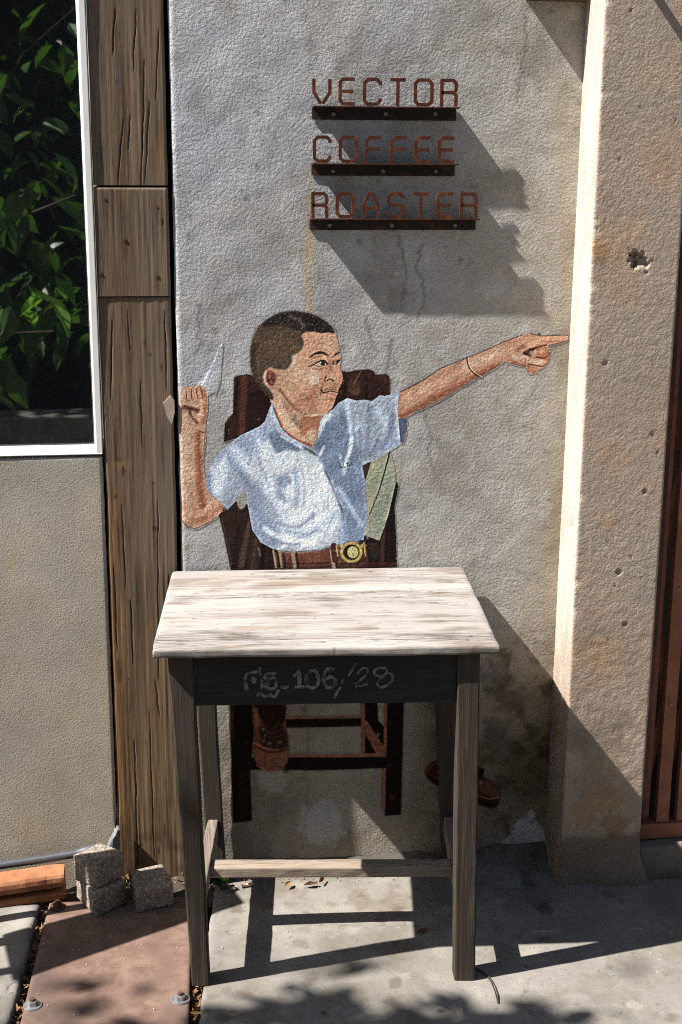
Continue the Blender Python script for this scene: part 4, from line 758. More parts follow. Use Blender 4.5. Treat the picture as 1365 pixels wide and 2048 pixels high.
def pillar():
    reveal = np.arange(.006, PY+.004, -.004); front = np.arange(PX0+.004, PX1, .0032)
    prof = [(PX0, y, -1, 0) for y in reveal]+[(PX0+.0005, PY+.0025, -.8, -.4), (PX0+.0016, PY+.0008, -.5, -.8)]+[(x, PY, 0, -1) for x in front]+[(PX1+.001, PY+.0012, .7, -.7), (PX1+.002, PY+.004, 1, 0), (PX1+.002, .32, 1, 0)]
    prof = np.array(prof); zs = np.concatenate([np.arange(-.056, 2.08, .004), [2.3, 2.8, 3.4]]); n = len(prof)
    Xp = np.broadcast_to(prof[:, 0], (len(zs), n)); Yp = np.broadcast_to(prof[:, 1], (len(zs), n)); Z = np.broadcast_to(zs[:, None], (len(zs), n)); s = np.cumsum(np.hypot(np.diff(prof[:, 0], prepend=prof[0, 0]), np.diff(prof[:, 1], prepend=prof[0, 1])))[None]+0*Z
    d = .0016*vnoise(s, Z, .25, 70)+.0005*vnoise(s, Z, .07, 71)+.0014*vnoise(s, Z, .016, 72)*np.clip(.9-Z*.75, .08, 1)+.0006*vnoise(s, Z, .009, 73)
    fr = (prof[:, 3] < -.3)[None]; rv = (prof[:, 2] < -.9)[None]; d = np.where(rv, d*.35, d)
    for px, py, r, dep in PITS:
        c = on_p(px, py); q = np.hypot(Xp-c[0], Z-c[1])/r+1.1*vnoise(Xp, Z*1.6, r*.8, int(px))+.7*vnoise(Xp, Z, r*.3, int(py)); d = d-fr*dep*np.clip((1-q)*2.2, 0, 1)
    ce = np.exp(-np.abs(s-s[0, len(reveal)+1])/.006)*np.clip(vnoise(Z, Z*0, .03, 75)+.7*vnoise(Z, Z*0, .011, 76)-.22, 0, 1)*.012; d = d-ce
    flare = np.clip((.100-Z)/.115, 0, 1)**2*(.006+.018*np.clip((Xp-.8)/.12, 0, 1))*(1+.8*vnoise(Xp, Z, .04, 79)); d = d+np.where(rv, .2*flare, flare)
    chip = on_p(1133, 1068); d = d-.006*np.exp(-((Z-chip[1])/.012)**2)*np.exp(-((Yp+.075)/.008)**2)*rv
    P = np.stack([Xp+prof[:, 2][None]*d, Yp+prof[:, 3][None]*d, Z], -1).reshape(-1, 3)
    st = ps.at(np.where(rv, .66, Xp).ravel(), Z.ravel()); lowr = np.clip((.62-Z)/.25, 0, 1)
    rv_lit = np.stack([1.32-.55*lowr, 1.42-.72*lowr, 1.50-.86*lowr], -1)*(1+.25*vnoise(Yp, Z*.3, .02, 77)+.2*vnoise(Yp, Z*.12, .008, 78))[..., None]  # reveal paled to put its sunlit glare into the colour
    st = np.where(rv.repeat(len(zs), 0).ravel()[:, None], rv_lit.reshape(-1, 3), st)
    return mesh_np('plaster_pillar', P, grid_faces(n, len(zs)), True, {'stain': st})
props(link('plaster_pillar', pillar(), m_pillar), 'tan rendered pillar with a knocked out hole, beside the folding gate', 'pillar')

# ---------------------------------------------------------------- wall under the window
def low_wall():
    xs = np.concatenate([[-3.2, -2.2, -1.5, -1.0, -.8], np.arange(-.66, -.3035, .004)]); zs = np.concatenate([np.arange(-.03, 1.0255, .004)]); X, Z = np.meshgrid(xs, zs); X = X.copy()
    X[:, -1] += .0022*vnoise(zs, zs*0, .04, 80)+.0016*vnoise(zs, zs*0, .012, 81)-.006*np.clip((.17-zs)/.05, 0, 1)
    Y = .0015*vnoise(X, Z, .25, 82)+.0008*vnoise(X, Z, .07, 83)+.004*np.clip((X+.3095)/.006, 0, 1)**2+.004*np.clip((Z-1.02)/.006, 0, 1)**2
    n = len(xs); P = np.stack([X, Y, Z], -1); T = P[-1].copy(); T[:, 1] = .2; R_ = P[:, -1].copy(); R_[:, 1] = .2; k = P.shape[0]*n; last = (len(zs)-1)*n; t = np.arange(n-1); i = np.arange(len(zs)-1)
    Q = np.concatenate([grid_faces(n, len(zs)), np.stack([last+t, last+t+1, k+t+1, k+t], -1), np.stack([i*n+n-1, k+n+i, k+n+i+1, (i+1)*n+n-1], -1)])
    V = np.concatenate([P.reshape(-1, 3), T, R_]); s = 1+.12*vnoise(V[:, 0], V[:, 2], .2, 84)+.12*vnoise(V[:, 0], V[:, 2], .06, 85); w_ = .5+vnoise(V[:, 0], V[:, 2], .17, 86)
    g_ = np.clip((V[:, 2]-.88)/.1, 0, 1)*.10; y_ = np.exp(-((V[:, 0]+.512)/.003)**2)*np.clip(1-np.abs(V[:, 2]-.78)/.05, 0, 1)
    st = np.stack([s*(1.03-g_)+.12*y_, s*(1.0-g_*.8)-.02*w_, s*(.96-.5*g_)-.10*w_-.5*y_], -1)
    return mesh_np('low_wall', V, Q, True, {'stain': st})
props(link('low_wall', low_wall(), m_lowwall), 'smooth beige plaster wall below the white window', 'wall')

# ---------------------------------------------------------------- window
win = thing('fixed_window', 'white framed window pane reflecting leaves, left of the timber post', 'window', (-.9, .01, 1.03))
GZ0, GX1 = 1.051, -.3215
def frame_part(pts, ext, name='frame'):
    bm = bmesh.new(); prism(bm, pts, ext); bmesh.ops.bevel(bm, geom=list(bm.edges), offset=.0012, segments=2, affect='EDGES'); bmesh.ops.recalc_face_normals(bm, faces=bm.faces); return link(name, bm_mesh(name, bm), m_white, win)
frame_part([(GX1-1.4, -.0012, 1.0285), (GX1-1.4, .03, 1.0285), (GX1-1.4, .03, 1.054), (GX1-1.4, .013, 1.0535), (GX1-1.4, .0095, 1.0500), (GX1-1.4, -.0010, 1.0320)], (1.4178, 0, 0), 'bottom_rail')
frame_part([(GX1+.0185, -.0006, 1.0295), (GX1+.0185, .04, 1.0295), (GX1-.002, .04, 1.0295), (GX1-.002, .014, 1.0295), (GX1+.0025, .0095, 1.0295), (GX1+.0050, -.0006, 1.0295)], (0, -.0053, 1.25), 'stile')
bm = bmesh.new(); add_box(bm, box8(GX1-1.4, GX1-.0005, .0085, .0125, 1.0535, 2.28)); link('pane', bm_mesh('pane', bm), m_glass, win)
bm = bmesh.new(); add_box(bm, box8(-3.2, GX1-1.4, .0, .2, 1.03, 3.4)); add_box(bm, box8(GX1-1.399, GX1+.017, .0, .2, 2.281, 3.4))
props(link('upper_wall', bm_mesh('upper_wall', bm), plain('upper_plaster', (.36, .33, .29), .9), base=(-1.2, .1, 1.03)), 'plaster wall above and left of the window', 'wall')

# ---------------------------------------------------------------- timber post
post = thing('timber_post', 'old brown timber post with a patch board, between window and painted wall', 'post', (-.22, .05, 0))
pst = Stain(-.32, -.13, -.02, 2.12, .0018)
U, V_ = pst.uv(); pst.tint(np.clip((vnoise(U, V_*.06, .006, 111)+.7*vnoise(U, V_*.04, .0028, 112)-.34)*3, 0, 1)*.55, (.50, .45, .42)); pst.tint(np.clip((vnoise(U, V_*.1, .011, 113)-.2)*4, 0, 1)*.5, (1.25, 1.22, 1.18)); pst.tint(np.clip((vnoise(U, V_, .006, 114)+.5*vnoise(U, V_, .003, 115)-.5)*6, 0, 1)*.8, (.35, .3, .28)); pst.tint(np.clip((.9-V_)/.5, 0, 1)*.7, (1.12, 1.0, .74)); pst.tint(np.clip((-.262-U+.02*vnoise(U, V_, .1, 3))/.02, 0, 1)*np.clip((1.0-V_)/.1, 0, 1)*.5, (1.3, 1.0, .68)); pst.tint(np.clip((.25-V_)/.2, 0, 1)*np.clip(vnoise(U, V_, .03, 5)*3, 0, 1)*.8, (.5, .48, .45))
pp = lambda px, py: xz(px, py, .002)
for (px, py), r, ry, col, al in (((242, 930), .020, .012, (190, 150, 98), .7), ((240, 918), .006, .003, (40, 30, 24), .9), ((247, 942), .004, .012, (50, 34, 24), .9), ((232, 993), .004, .004, (30, 24, 20), .95), ((310, 1057), .006, .006, (44, 26, 22), .9), ((307, 967), .003, .003, (36, 28, 24), .9), ((299, 708), .006, .003, (36, 26, 22), .95), ((290, 685), .003, .008, (60, 44, 34), .8), ((324, 735), .003, .010, (50, 36, 28), .8), ((238, 1340), .006, .03, (46, 36, 28), .8), ((318, 1700), .003, .01, (40, 30, 22), .9), ((330, 1660), .003, .02, (40, 30, 22), .8), ((245, 1680), .01, .06, (50, 42, 34), .7), ((283, 1690), .004, .004, (60, 40, 28), .9), ((233, 163), .0025, .003, (50, 40, 32), .9), ((240, 72), .002, .006, (60, 44, 34), .8), ((318, 270), .006, .03, (64, 50, 40), .7), ((320, 310), .02, .05, (150, 112, 70), .5), ((270, 160), .014, .02, (160, 150, 146), .5), ((292, 1030), .02, .05, (120, 116, 112), .5)):
    pst.blot(*pp(px, py), r, col, al, .5, int(px+py), ry, .5)
for px, py in ((212, 400), (316, 415), (250, 480), (202, 548), (315, 553)): u_, v_ = pp(px, py); pst.put(pst.line(pst.c([(u_, v_), (u_+.001, v_-.035)]), 5, 3, 3), (62, 52, 46), .6)
for k, (a, b) in enumerate((((295, 920), (288, 1000)), ((284, 1060), (292, 1110)), ((298, 1000), (297, 1060)), ((255, 974), (272, 972)), ((316, 1380), (318, 1420)), ((302, 1240), (304, 1260)), ((268, 660), (262, 690)), ((232, 925), (238, 930)))): pst.crack([pp(*a), pp(*b)], .0014, (225, 205, 170), .8, .0015, k)
SPLITS = []
for k, (a, b) in enumerate((((290, 120), (283, 380)), ((318, 60), (312, 200)), ((300, 200), (290, 372)), ((248, 240), (236, 372)), ((310, 1360), (322, 1440)), ((256, 620), (262, 700)), ((330, 620), (334, 780)), ((316, 1000), (318, 1360)), ((300, 1420), (310, 1720)), ((270, 1480), (276, 1730)), ((212, 830), (203, 870)), ((262, 230), (258, 300)), ((225, 640), (222, 800)), ((244, 1010), (252, 1180)), ((282, 760), (286, 900)), ((338, 1150), (340, 1330)), ((228, 1130), (236, 1300)), ((272, 20), (268, 140)), ((232, 20), (226, 110)), ((262, 1200), (268, 1330)), ((326, 440), (327, 450)))): pst.crack([pp(*a), pp(*b)], .0027, (44, 33, 26), .8, .0010, k+20); SPLITS.append((pp(*a), pp(*b), k))
def post_beam(z0, z1, name, seed, back=.0, mat=None):
    xl = lambda z: np.interp(z, [0, .154, .934, 1.37, 1.6, 1.97, 2.6], [-.3005, -.3005, -.2985, -.3008, -.3008, -.3008, -.3008]); xr = -.1465
    zs = np.arange(z0, z1+.0001, .005); m = 120; t = np.linspace(0, 1, m); L = xl(zs)[:, None]; X = L+(xr-L)*t[None]; Z = np.repeat(zs[:, None], m, 1); bv = .006
    e = np.minimum((X-L)/bv, (xr-X)/bv).clip(0, 1); Y = .0010+.004*(1-e)**2+.0014*vnoise(X, Z*.1, .02, seed)+.0008*vnoise(X, Z*.06, .006, seed+1)+.0016*vnoise(X, Z, .12, seed+2)+back
    for (xa, za), (xb, zb), kk in SPLITS:
        f = np.clip((za-Z)/max(za-zb, 1e-4), 0, 1); inside = np.sin(np.pi*f)**.5*((Z < za) & (Z > zb)); xc = xa+(xb-xa)*f+.003*vnoise(Z, Z*0, .04, kk)+.0015*vnoise(Z, Z*0, .012, kk+3)
        Y = Y+(.0038 if kk % 3 else .0058)*inside*np.exp(-((X-xc)/(.0009+.0006*vnoise(Z, Z*0, .03, kk+5)))**2)*np.clip(.75+1.2*vnoise(Z, Z*0, .05, kk+9), .15, 1)
    X = X+.0014*vnoise(Z, Z*0, .05, seed+5)*(np.abs(t-.5)*2)[None]**8
    P = np.stack([X, Y, Z], -1); SL = P[:, 0].copy(); SL[:, 1] = .14; SR = P[:, -1].copy(); SR[:, 1] = .14; k = len(zs)*m; i = np.arange(len(zs)-1); nz = len(zs); last = (nz-1)*m; tt = np.arange(m-1)
    T = P[-1].copy(); T[:, 1] = .14; Q = np.concatenate([grid_faces(m, nz), np.stack([k+i, i*m, (i+1)*m, k+i+1], -1), np.stack([i*m+m-1, k+nz+i, k+nz+i+1, (i+1)*m+m-1], -1), np.stack([last+tt, last+tt+1, k+2*nz+tt+1, k+2*nz+tt], -1)])
    V = np.concatenate([P.reshape(-1, 3), SL, SR, T]); return link(name, mesh_np(name, V, Q, True, {'stain': pst.at(V[:, 0], V[:, 2])}), m_post, post)
post_beam(-.03, 1.3706, 'lower_timber', 90); post_beam(1.6014, 2.6, 'upper_timber', 95)
post_beam(1.3715, 1.6005, 'patch_board', 99, -.0016, m_patch)
bar('post_core', box8(-.288, -.149, .055, .12, 1.362, 1.61), m_black, post, 0)
for px, py in ((212, 400), (316, 415), (250, 480), (202, 548), (315, 553)):
    c = wall_pt(px, py, .0); bm = bmesh.new(); disc(bm, (c[0], .0006, c[2]), .0046, .0016, 'y', 10, .004); disc(bm, (c[0], -.0011, c[2]), .0022, .0004, 'y', 6); link('screw', bm_mesh('screw', bm), m_bolt_r, post)
bm = bmesh.new(); q = [wall_pt(*p, -.003) for p in ((327, 806), (342, 791), (349, 800), (350, 825), (344, 850), (334, 832))]; prism(bm, q, (0, .004, 0)); bmesh.ops.recalc_face_normals(bm, faces=bm.faces); link('splinter', bm_mesh('splinter', bm), plain('raw_splinter', (.40, .31, .25), .8), post)

bar('gap_backing', box8(-.3, -.13, .141, .17, -.03, 3.3), m_black, post, 0)  # added black backing, stands in for the dark of the gap by the wall

# ---------------------------------------------------------------- gate and sill on the right
bm = bmesh.new(); add_box(bm, ring(.9325, 1.9, -.132, -.035, -.07)+ring(.9325, 1.9, -.126, -.035, .066), .006); rough(bm, .004, .08, 3, 12)
me = bm_mesh('gate_sill', bm, True); a = me.attributes.new('stain', 'FLOAT_COLOR', 'POINT'); co = np.zeros(len(me.vertices)*3); me.vertices.foreach_get('co', co); co = co.reshape(-1, 3); s_ = .8+.6*vnoise(co[:, 0], co[:, 2]+co[:, 1], .03, 2); a.data.foreach_set('color', np.stack([s_, s_*.94, s_*.86, s_*0+1], -1).astype(np.float32).ravel())
props(link('gate_sill', me, m_floor, base=(1.4, 0, -.03)), 'stained concrete sill under the folding gate', 'sill')
gate = thing('folding_gate', 'reddish brown folding steel gate beyond the pillar', 'gate', (1.3, -.07, .066))
bar('bottom_rail', box8(.934, 1.9, -.092, -.086, .068, .108), m_gate, gate, .0012)
bar('bottom_rail_flange', box8(.934, 1.9, -.0855, -.05, .1045, .1078), m_gate, gate, .0008)
def upright(x, w_, y, mat, n_r=3, off=0.):
    bm = bmesh.new(); prism(bm, [(x, y, .109), (x+w_, y, .109), (x+w_, y+.02, .109), (x+w_-.002, y+.02, .109), (x+w_-.002, y+.002, .109), (x+.002, y+.002, .109), (x+.002, y+.02, .109), (x, y+.02, .109)], (0, 0, 2.2)); bmesh.ops.recalc_face_normals(bm, faces=bm.faces); link('upright_bar', bm_mesh('upright_bar', bm), mat, gate)
    for z in (.127, .415, .702, .99, 1.277, 1.56, 1.85):
        bm = bmesh.new(); disc(bm, (x+w_*.5, y-.0002, z+off), .0048, .0035, 'y', 10, .003); link('rivet', bm_mesh('rivet', bm), mat if mat is m_gate_d else m_gate_l, gate)
m_gate_l = rust('worn_gate_rivet', (.34, .18, .12), (.40, .24, .17), (.24, .10, .06), 60, .5)
upright(.9305, .030, -.074, m_gate_d); bar('edge_strip', box8(.9608, .9735, -.066, -.060, .109, 2.3), m_gate, gate, .0008)
upright(.986, .030, -.086, m_gate); upright(1.036, .030, -.086, m_gate, off=.02); upright(1.086, .030, -.086, m_gate)
def lattice(p0, p1, y, w_=.018):
    d = (Vector(p1)-Vector(p0)).normalized(); nrm = Vector((-d.z, 0, d.x))*w_/2; a, b = Vector(p0), Vector(p1); bm = bmesh.new(); prism(bm, [a-nrm, a+nrm, b+nrm, b-nrm], (0, .003, 0)); bmesh.ops.recalc_face_normals(bm, faces=bm.faces); link('lattice_bar', bm_mesh('lattice_bar', bm), m_gate, gate)
for k in range(4):
    z = .127+.575*k
    lattice((.953, -.056, z), (.999, -.056, z+.288), 0); lattice((.953, -.052, z+.575), (.999, -.052, z+.288), 0); lattice((1.001, -.056, z), (1.05, -.056, z+.308), 0); lattice((1.001, -.052, z+.575), (1.05, -.052, z+.308), 0); lattice((1.05, -.056, z+.02), (1.1, -.056, z+.288), 0)
bm = bmesh.new(); add_box(bm, box8(.93, 3.6, .325, .40, -.06, 3.4)); add_box(bm, box8(.934, 3.6, -.034, .324, -.06, .02)); add_box(bm, box8(1.9, 3.6, -.1, .323, .021, 2.599)); add_box(bm, box8(.934, 3.6, -.05, .324, 2.6, 2.7))
props(link('inner_wall', bm_mesh('inner_wall', bm), m_room, base=(1.5, .85, -.03)), 'dark inside wall seen through the slits of the folding gate', 'wall')
# board end at the top, and an unseen rod added to shadow the pillar
bar_m = wood('lintel_wood', ((.05, .03, .02), (.09, .055, .038), (.13, .085, .06)), 'x', 110, .03)
bm = bmesh.new(); add_box(bm, box8(.606, .735, -.030, .03, 1.979, 2.12), .002); props(link('lintel_board', bm_mesh('lintel_board', bm), bar_m, base=(.67, -.005, 1.979)), 'dark board fixed at the wall top beside the pillar', 'board')
bm = bmesh.new(); tube(bm, [(.800, -.10, 2.035), (.800, -.185, 2.035)], .0085, 10); props(link('shadow_rod', bm_mesh('shadow_rod', bm), m_flange, base=(.8, -.14, 2.035)), 'unseen steel rod added above the view to throw a thin shadow on the pillar', 'rod')
# ---------------------------------------------------------------- sign of three rows
GLY = {'V': [[(0, 1), (0, .46), (.44, .0)], [(1, 1), (1, .46), (.56, .0)]], 'E': [[(1, 1), (.2, 1), (0, .86), (0, .14), (.2, 0), (1, 0)], [(0, .5), (.93, .5)]],
       'C': [[(1, .76), (1, .86), (.8, 1), (.2, 1), (0, .86), (0, .14), (.2, 0), (.8, 0), (1, .14), (1, .24)]], 'T': [[(0, 1), (1, 1)], [(.5, 1), (.5, 0)]],
       'O': [[(.5, 1), (.2, 1), (0, .86), (0, .14), (.2, 0), (.8, 0), (1, .14), (1, .86), (.8, 1), (.5, 1)]], 'R': [[(0, 0), (0, 1), (.8, 1), (1, .87), (1, .62), (.86, .5), (0, .5)], [(.86, .5), (1, .38), (1, 0)]],
       'F': [[(1, 1), (.22, 1), (0, .84), (0, 0)], [(0, .52), (.93, .52)]], 'A': [[(0, 0), (0, .48), (.38, 1), (.62, 1), (1, .48), (1, 0)], [(0, .36), (1, .36)]],
       'S': [[(1, .80), (1, .86), (.8, 1), (.2, 1), (0, .86), (0, .64), (.2, .5), (.8, .5), (1, .36), (1, .14), (.8, 0), (.2, 0), (0, .14), (0, .22)]]}
def letter(ch, x0, x1, z0, z1, y, parent, sw=.0070, th=.003):
    bm = bmesh.new(); h = sw/2
    for k, st in enumerate(GLY[ch]):
        p = [np.array((x0+h+(x1-x0-sw)*a, z0+h+(z1-z0-sw)*b)) for a, b in st]
        if st[0][1] == 0 and st[0][0] in (0, 1): p[0][1] -= h
        if st[-1][1] == 0 and st[-1][0] in (0, .5, 1) and ch in 'TRFA': p[-1][1] -= h
        L, R_ = [], []; N = len(p); closed = ch == 'O'
        for i in range(N):
            if closed and i in (0, N-1): d0, d1 = p[-1]-p[-2], p[1]-p[0]
            else: d0 = p[i]-p[i-1] if i else p[1]-p[0]; d1 = p[i+1]-p[i] if i < N-1 else d0
            d0 = d0/np.linalg.norm(d0); d1 = d1/np.linalg.norm(d1); n0 = np.array((-d0[1], d0[0])); n1 = np.array((-d1[1], d1[0])); m = n0+n1; m = m/max(np.linalg.norm(m), 1e-6); m = m*h/max(m@n0, .45); L.append(p[i]+m); R_.append(p[i]-m)
        yy = y-.00025*k
        fa = [[bm.verts.new((q[0], yy, q[1])) for q in s] for s in (L, R_)]; ba = [[bm.verts.new((q[0], yy+th, q[1])) for q in s] for s in (L, R_)]
        for i in range(N-1):
            bm.faces.new((fa[0][i], fa[1][i], fa[1][i+1], fa[0][i+1])); bm.faces.new((ba[0][i+1], ba[1][i+1], ba[1][i], ba[0][i]))
            bm.faces.new((fa[0][i+1], ba[0][i+1], ba[0][i], fa[0][i])); bm.faces.new((fa[1][i], ba[1][i], ba[1][i+1], fa[1][i+1]))
        if not closed:
            bm.faces.new((fa[0][0], ba[0][0], ba[1][0], fa[1][0])); bm.faces.new((fa[1][-1], ba[1][-1], ba[0][-1], fa[0][-1]))
    bmesh.ops.recalc_face_normals(bm, faces=bm.faces)
    return link('letter', bm_mesh('letter', bm), m_rust, parent)
ROWS = [('VECTOR', [(95, 242), (295, 430), (480, 625), (675, 818), (867, 1018), (1068, 1202)], 1.7645, 1.8205, 1.7365, .1565, .4640, (668, 772, 871), 227.5, 'topmost of three rows of rusty steel letters on a dark angle bar'),
        ('COFFEE', [(100, 242), (295, 445), (495, 632), (685, 822), (868, 1003), (1048, 1183)], 1.6490, 1.7045, 1.6225, .1555, .4635, (667, 767, 872), 342.5, 'middle of three rows of rusty steel letters on a dark angle bar'),
        ('ROASTER', [(88, 218), (272, 418), (470, 610), (660, 802), (845, 990), (1035, 1172), (1215, 1350)], 1.5355, 1.5895, 1.5095, .1515, .5130, (660, 784, 911), 450.5, 'lowest and longest of three rows of rusty steel letters on a dark bar')]
for word, boxes, z0, z1, zb, xa, xb, scr, spy, lab in ROWS:
    t = thing('sign_row', lab, 'sign', ((xa+xb)/2, -.015, zb), 'rusty letter rows on the grey wall')
    bm = bmesh.new(); prism(bm, [(xa, -.0005, zb), (xa, -.0035, zb), (xa, -.0035, z0-.0042), (xa, -.0315, z0-.0042), (xa, -.0315, z0-.0012), (xa, -.0005, z0-.0012)], (xb-xa, 0, 0)); bmesh.ops.recalc_face_normals(bm, faces=bm.faces); link('angle_bar', bm_mesh('angle_bar', bm), m_flange, t)
    bm = bmesh.new(); add_box(bm, box8(xa-.0008, xb+.003, -.0322, -.0310, z0-.0030, z0-.0008)); link('bar_lip', bm_mesh('bar_lip', bm), m_rust, t)
    X = lambda u: float(wall_pt(600+u/3.7917, 160 if word == 'VECTOR' else (300 if word == 'COFFEE' else 410), -.031)[0])
    for ch, (a, b) in zip(word, boxes): letter(ch, X(a), X(b), z0, z1, -.0308, t)
    for sx in scr:
        c = wall_pt(sx, spy, -.004); bm = bmesh.new(); disc(bm, (c[0], -.0036, c[2]), .0046, .0018, 'y', 12, .0034); link('screw', bm_mesh('screw', bm), m_screw, t)

# ---------------------------------------------------------------- school desk
desk = thing('school_desk', 'old wooden school desk with a silvery top and chalk numbers on its dark apron', 'desk', (.15, -.27, 0))
ts = Stain(-.25, .55, -.60, .02, .0016)
for k in range(30):
    r = random.Random(k+300); ts.blot(r.uniform(-.2, .5), r.uniform(-.53, -.04), r.uniform(.02, .08), r.choice([(150, 148, 144), (112, 106, 100), (120, 114, 108), (142, 138, 134)]), .4, .5, k, r.uniform(.006, .02), .7)
tp = lambda px, py: tuple(on_plane(px, py, 2, .7545-.0125*(px-330)/640)[:2])
UU, VV = ts.uv(); ln = vnoise(UU*.02, VV, .0021, 120)+.6*vnoise(UU*.03, VV, .0044, 121); ts.tint(np.clip((ln-.30)*5, 0, 1)*np.clip((vnoise(UU*.6, VV, .05, 131)+.18)*4, 0, 1)*.8, (.38, .33, .29))
wr = vnoise(UU*.5, VV, .05, 122)+.7*vnoise(UU*.25, VV, .016, 123)+.35*vnoise(UU*.1, VV, .005, 127); edge_ = np.clip((VV+.13)/.09, 0, 1)*.35+np.clip((UU-.33)/.12, 0, 1)*np.clip((-.36-VV)/.06, 0, 1)*.5; ts.tint(np.clip((wr-.22+edge_)*3, 0, 1)*.75, (.55, .48, .41)); ts.tint(np.clip((vnoise(UU*.3, VV, .09, 124)+.4*vnoise(UU*.2, VV, .02, 128)-.0)*2.2, 0, 1)*.6, (1.3, 1.32, 1.34)); ts.tint(np.clip((vnoise(UU*.6, VV, .006, 125)+.6*vnoise(UU*.5, VV, .003, 126)-.50+.25*edge_)*7, 0, 1)*.85, (.30, .26, .24))
for (px, py), r, ry, col in (((388, 1237), .006, .004, (60, 46, 38)), ((393, 1190), .006, .004, (96, 66, 44)), ((645, 1282), .006, .003, (60, 46, 38)), ((368, 1285), .012, .003, (60, 48, 42)), ((460, 1288), .014, .006, (150, 130, 84)), ((735, 1257), .03, .003, (70, 54, 56)), ((740, 1223), .004, .003, (70, 60, 52)), ((915, 1233), .008, .003, (80, 68, 60)), ((570, 1252), .025, .006, (110, 96, 82)), ((940, 1285), .04, .012, (84, 78, 72)), ((890, 1190), .05, .014, (104, 92, 78)), ((600, 1170), .1, .014, (98, 84, 70)), ((420, 1172), .06, .01, (92, 78, 64)), ((520, 1255), .06, .01, (110, 100, 90)), ((350, 1270), .03, .01, (112, 108, 106)), ((800, 1292), .05, .008, (110, 104, 98)), ((895, 1165), .03, .012, (70, 62, 54)), ((960, 1262), .02, .02, (104, 98, 92))):
    ts.blot(*tp(px, py), r, col, .75, .6, int(px), ry, .8)
for k, (a, w_) in enumerate((([(337, 1163), (386, 1163), (450, 1159)], .0022), ([(640, 1203), (700, 1206), (800, 1204), (870, 1209), (940, 1214)], .0026), ([(860, 1207), (880, 1208)], .004), ([(720, 1255), (780, 1259)], .002), ([(880, 1294), (950, 1288), (998, 1284)], .003), ([(430, 1200), (520, 1196), (640, 1203)], .0014), ([(400, 1225), (480, 1220)], .0012), ([(900, 1240), (985, 1246)], .0016), ([(560, 1150), (640, 1143)], .0018), ([(350, 1200), (430, 1196)], .0014))): ts.crack([tp(*q) for q in a], w_, (52, 40, 34), .85, .0012, k)
CR = [np.array(q) for q in ((-.2015, -.4815, .751), (.4745, -.5015, .7385), (.5085, -.0110, .748), (-.1590, -.0130, .761))]; DW, DD = .672, .480
def dk(U, A, dz):
    """desk top: u along the front, v towards the wall"""
    u = np.asarray(U)[..., None]/DW; v = np.asarray(A)[..., None]/DD; P = CR[0]*(1-u)*(1-v)+CR[1]*u*(1-v)+CR[2]*u*v+CR[3]*(1-u)*v; P = P+0*dz[..., None]; P[..., 2] += dz; return P
def plank(v0, v1, th, seed, front=False):
    """one board of the desk top, edges worn round"""
    us = np.arange(0, DW+.0001, .0028); pr = []                      # profile in (v, dz)
    r = .0075 if front else .0025; nv = max(int((v1-v0)/.0026), 6)
    pr += [(v0, -th), (v0, -th+.004)] if True else []
    pr += [(v0, -r)]+[(v0+r*(1-math.cos(t)), -r*(1-math.sin(t))) for t in np.linspace(.35, 1.57, 4)]
    pr += [(v, 0.) for v in np.linspace(v0+r, v1-.003, nv)[1:]]+[(v1-.0008, -.0008), (v1, -.003), (v1, -th)]
    pr = np.array(pr); n = len(pr); U, A = np.meshgrid(us, pr[:, 0], indexing='ij'); Dz = np.broadcast_to(pr[:, 1], U.shape)
    top = (Dz > -th*.7); lo = .0035*np.exp(-U/.004)+.0035*np.exp(-(DW-U)/.004)
    z = Dz-np.where(top, lo, 0)+np.where(top, .0012*vnoise(U, A*3, .12, seed)+.0010*vnoise(U*.12, A, .007, seed+1)+.0006*vnoise(U*.2, A, .003, seed+2), .002*vnoise(U, A, .05, seed+3))
    A = A+np.where(Dz < -.002, .0022*vnoise(U, Dz*2, .06, seed+4)+.0012*vnoise(U, Dz*2, .02, seed+6), 0)*(1 if front else .25); U2 = U+.002*vnoise(A, A*0, .02, seed+5)*((U < .003)|(U > DW-.003))
    P = dk(U2, A, z); m = len(us); V = P.reshape(-1, 3); Q = [grid_faces(n, m)]
    i = np.arange(m-1); Q.append(np.stack([i*n+n-1, i*n, (i+1)*n, (i+1)*n+n-1], -1)[:, ::-1])
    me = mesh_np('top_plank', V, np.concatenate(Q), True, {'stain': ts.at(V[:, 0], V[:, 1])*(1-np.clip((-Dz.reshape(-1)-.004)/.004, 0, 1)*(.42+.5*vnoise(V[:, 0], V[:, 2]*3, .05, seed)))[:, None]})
    bm = bmesh.new(); bm.from_mesh(me); bm.verts.ensure_lookup_table()
    bm.faces.new([bm.verts[k] for k in range(n)]); bm.faces.new([bm.verts[(m-1)*n+k] for k in range(n)][::-1])
    bmesh.ops.recalc_face_normals(bm, faces=bm.faces); bm.to_mesh(me); bm.free(); link('top_plank', me, m_top, desk)
plank(0, .0478, .0185, 11, True); plank(.0499, .3708, .0175, 21); plank(.3728, DD, .0175, 31)
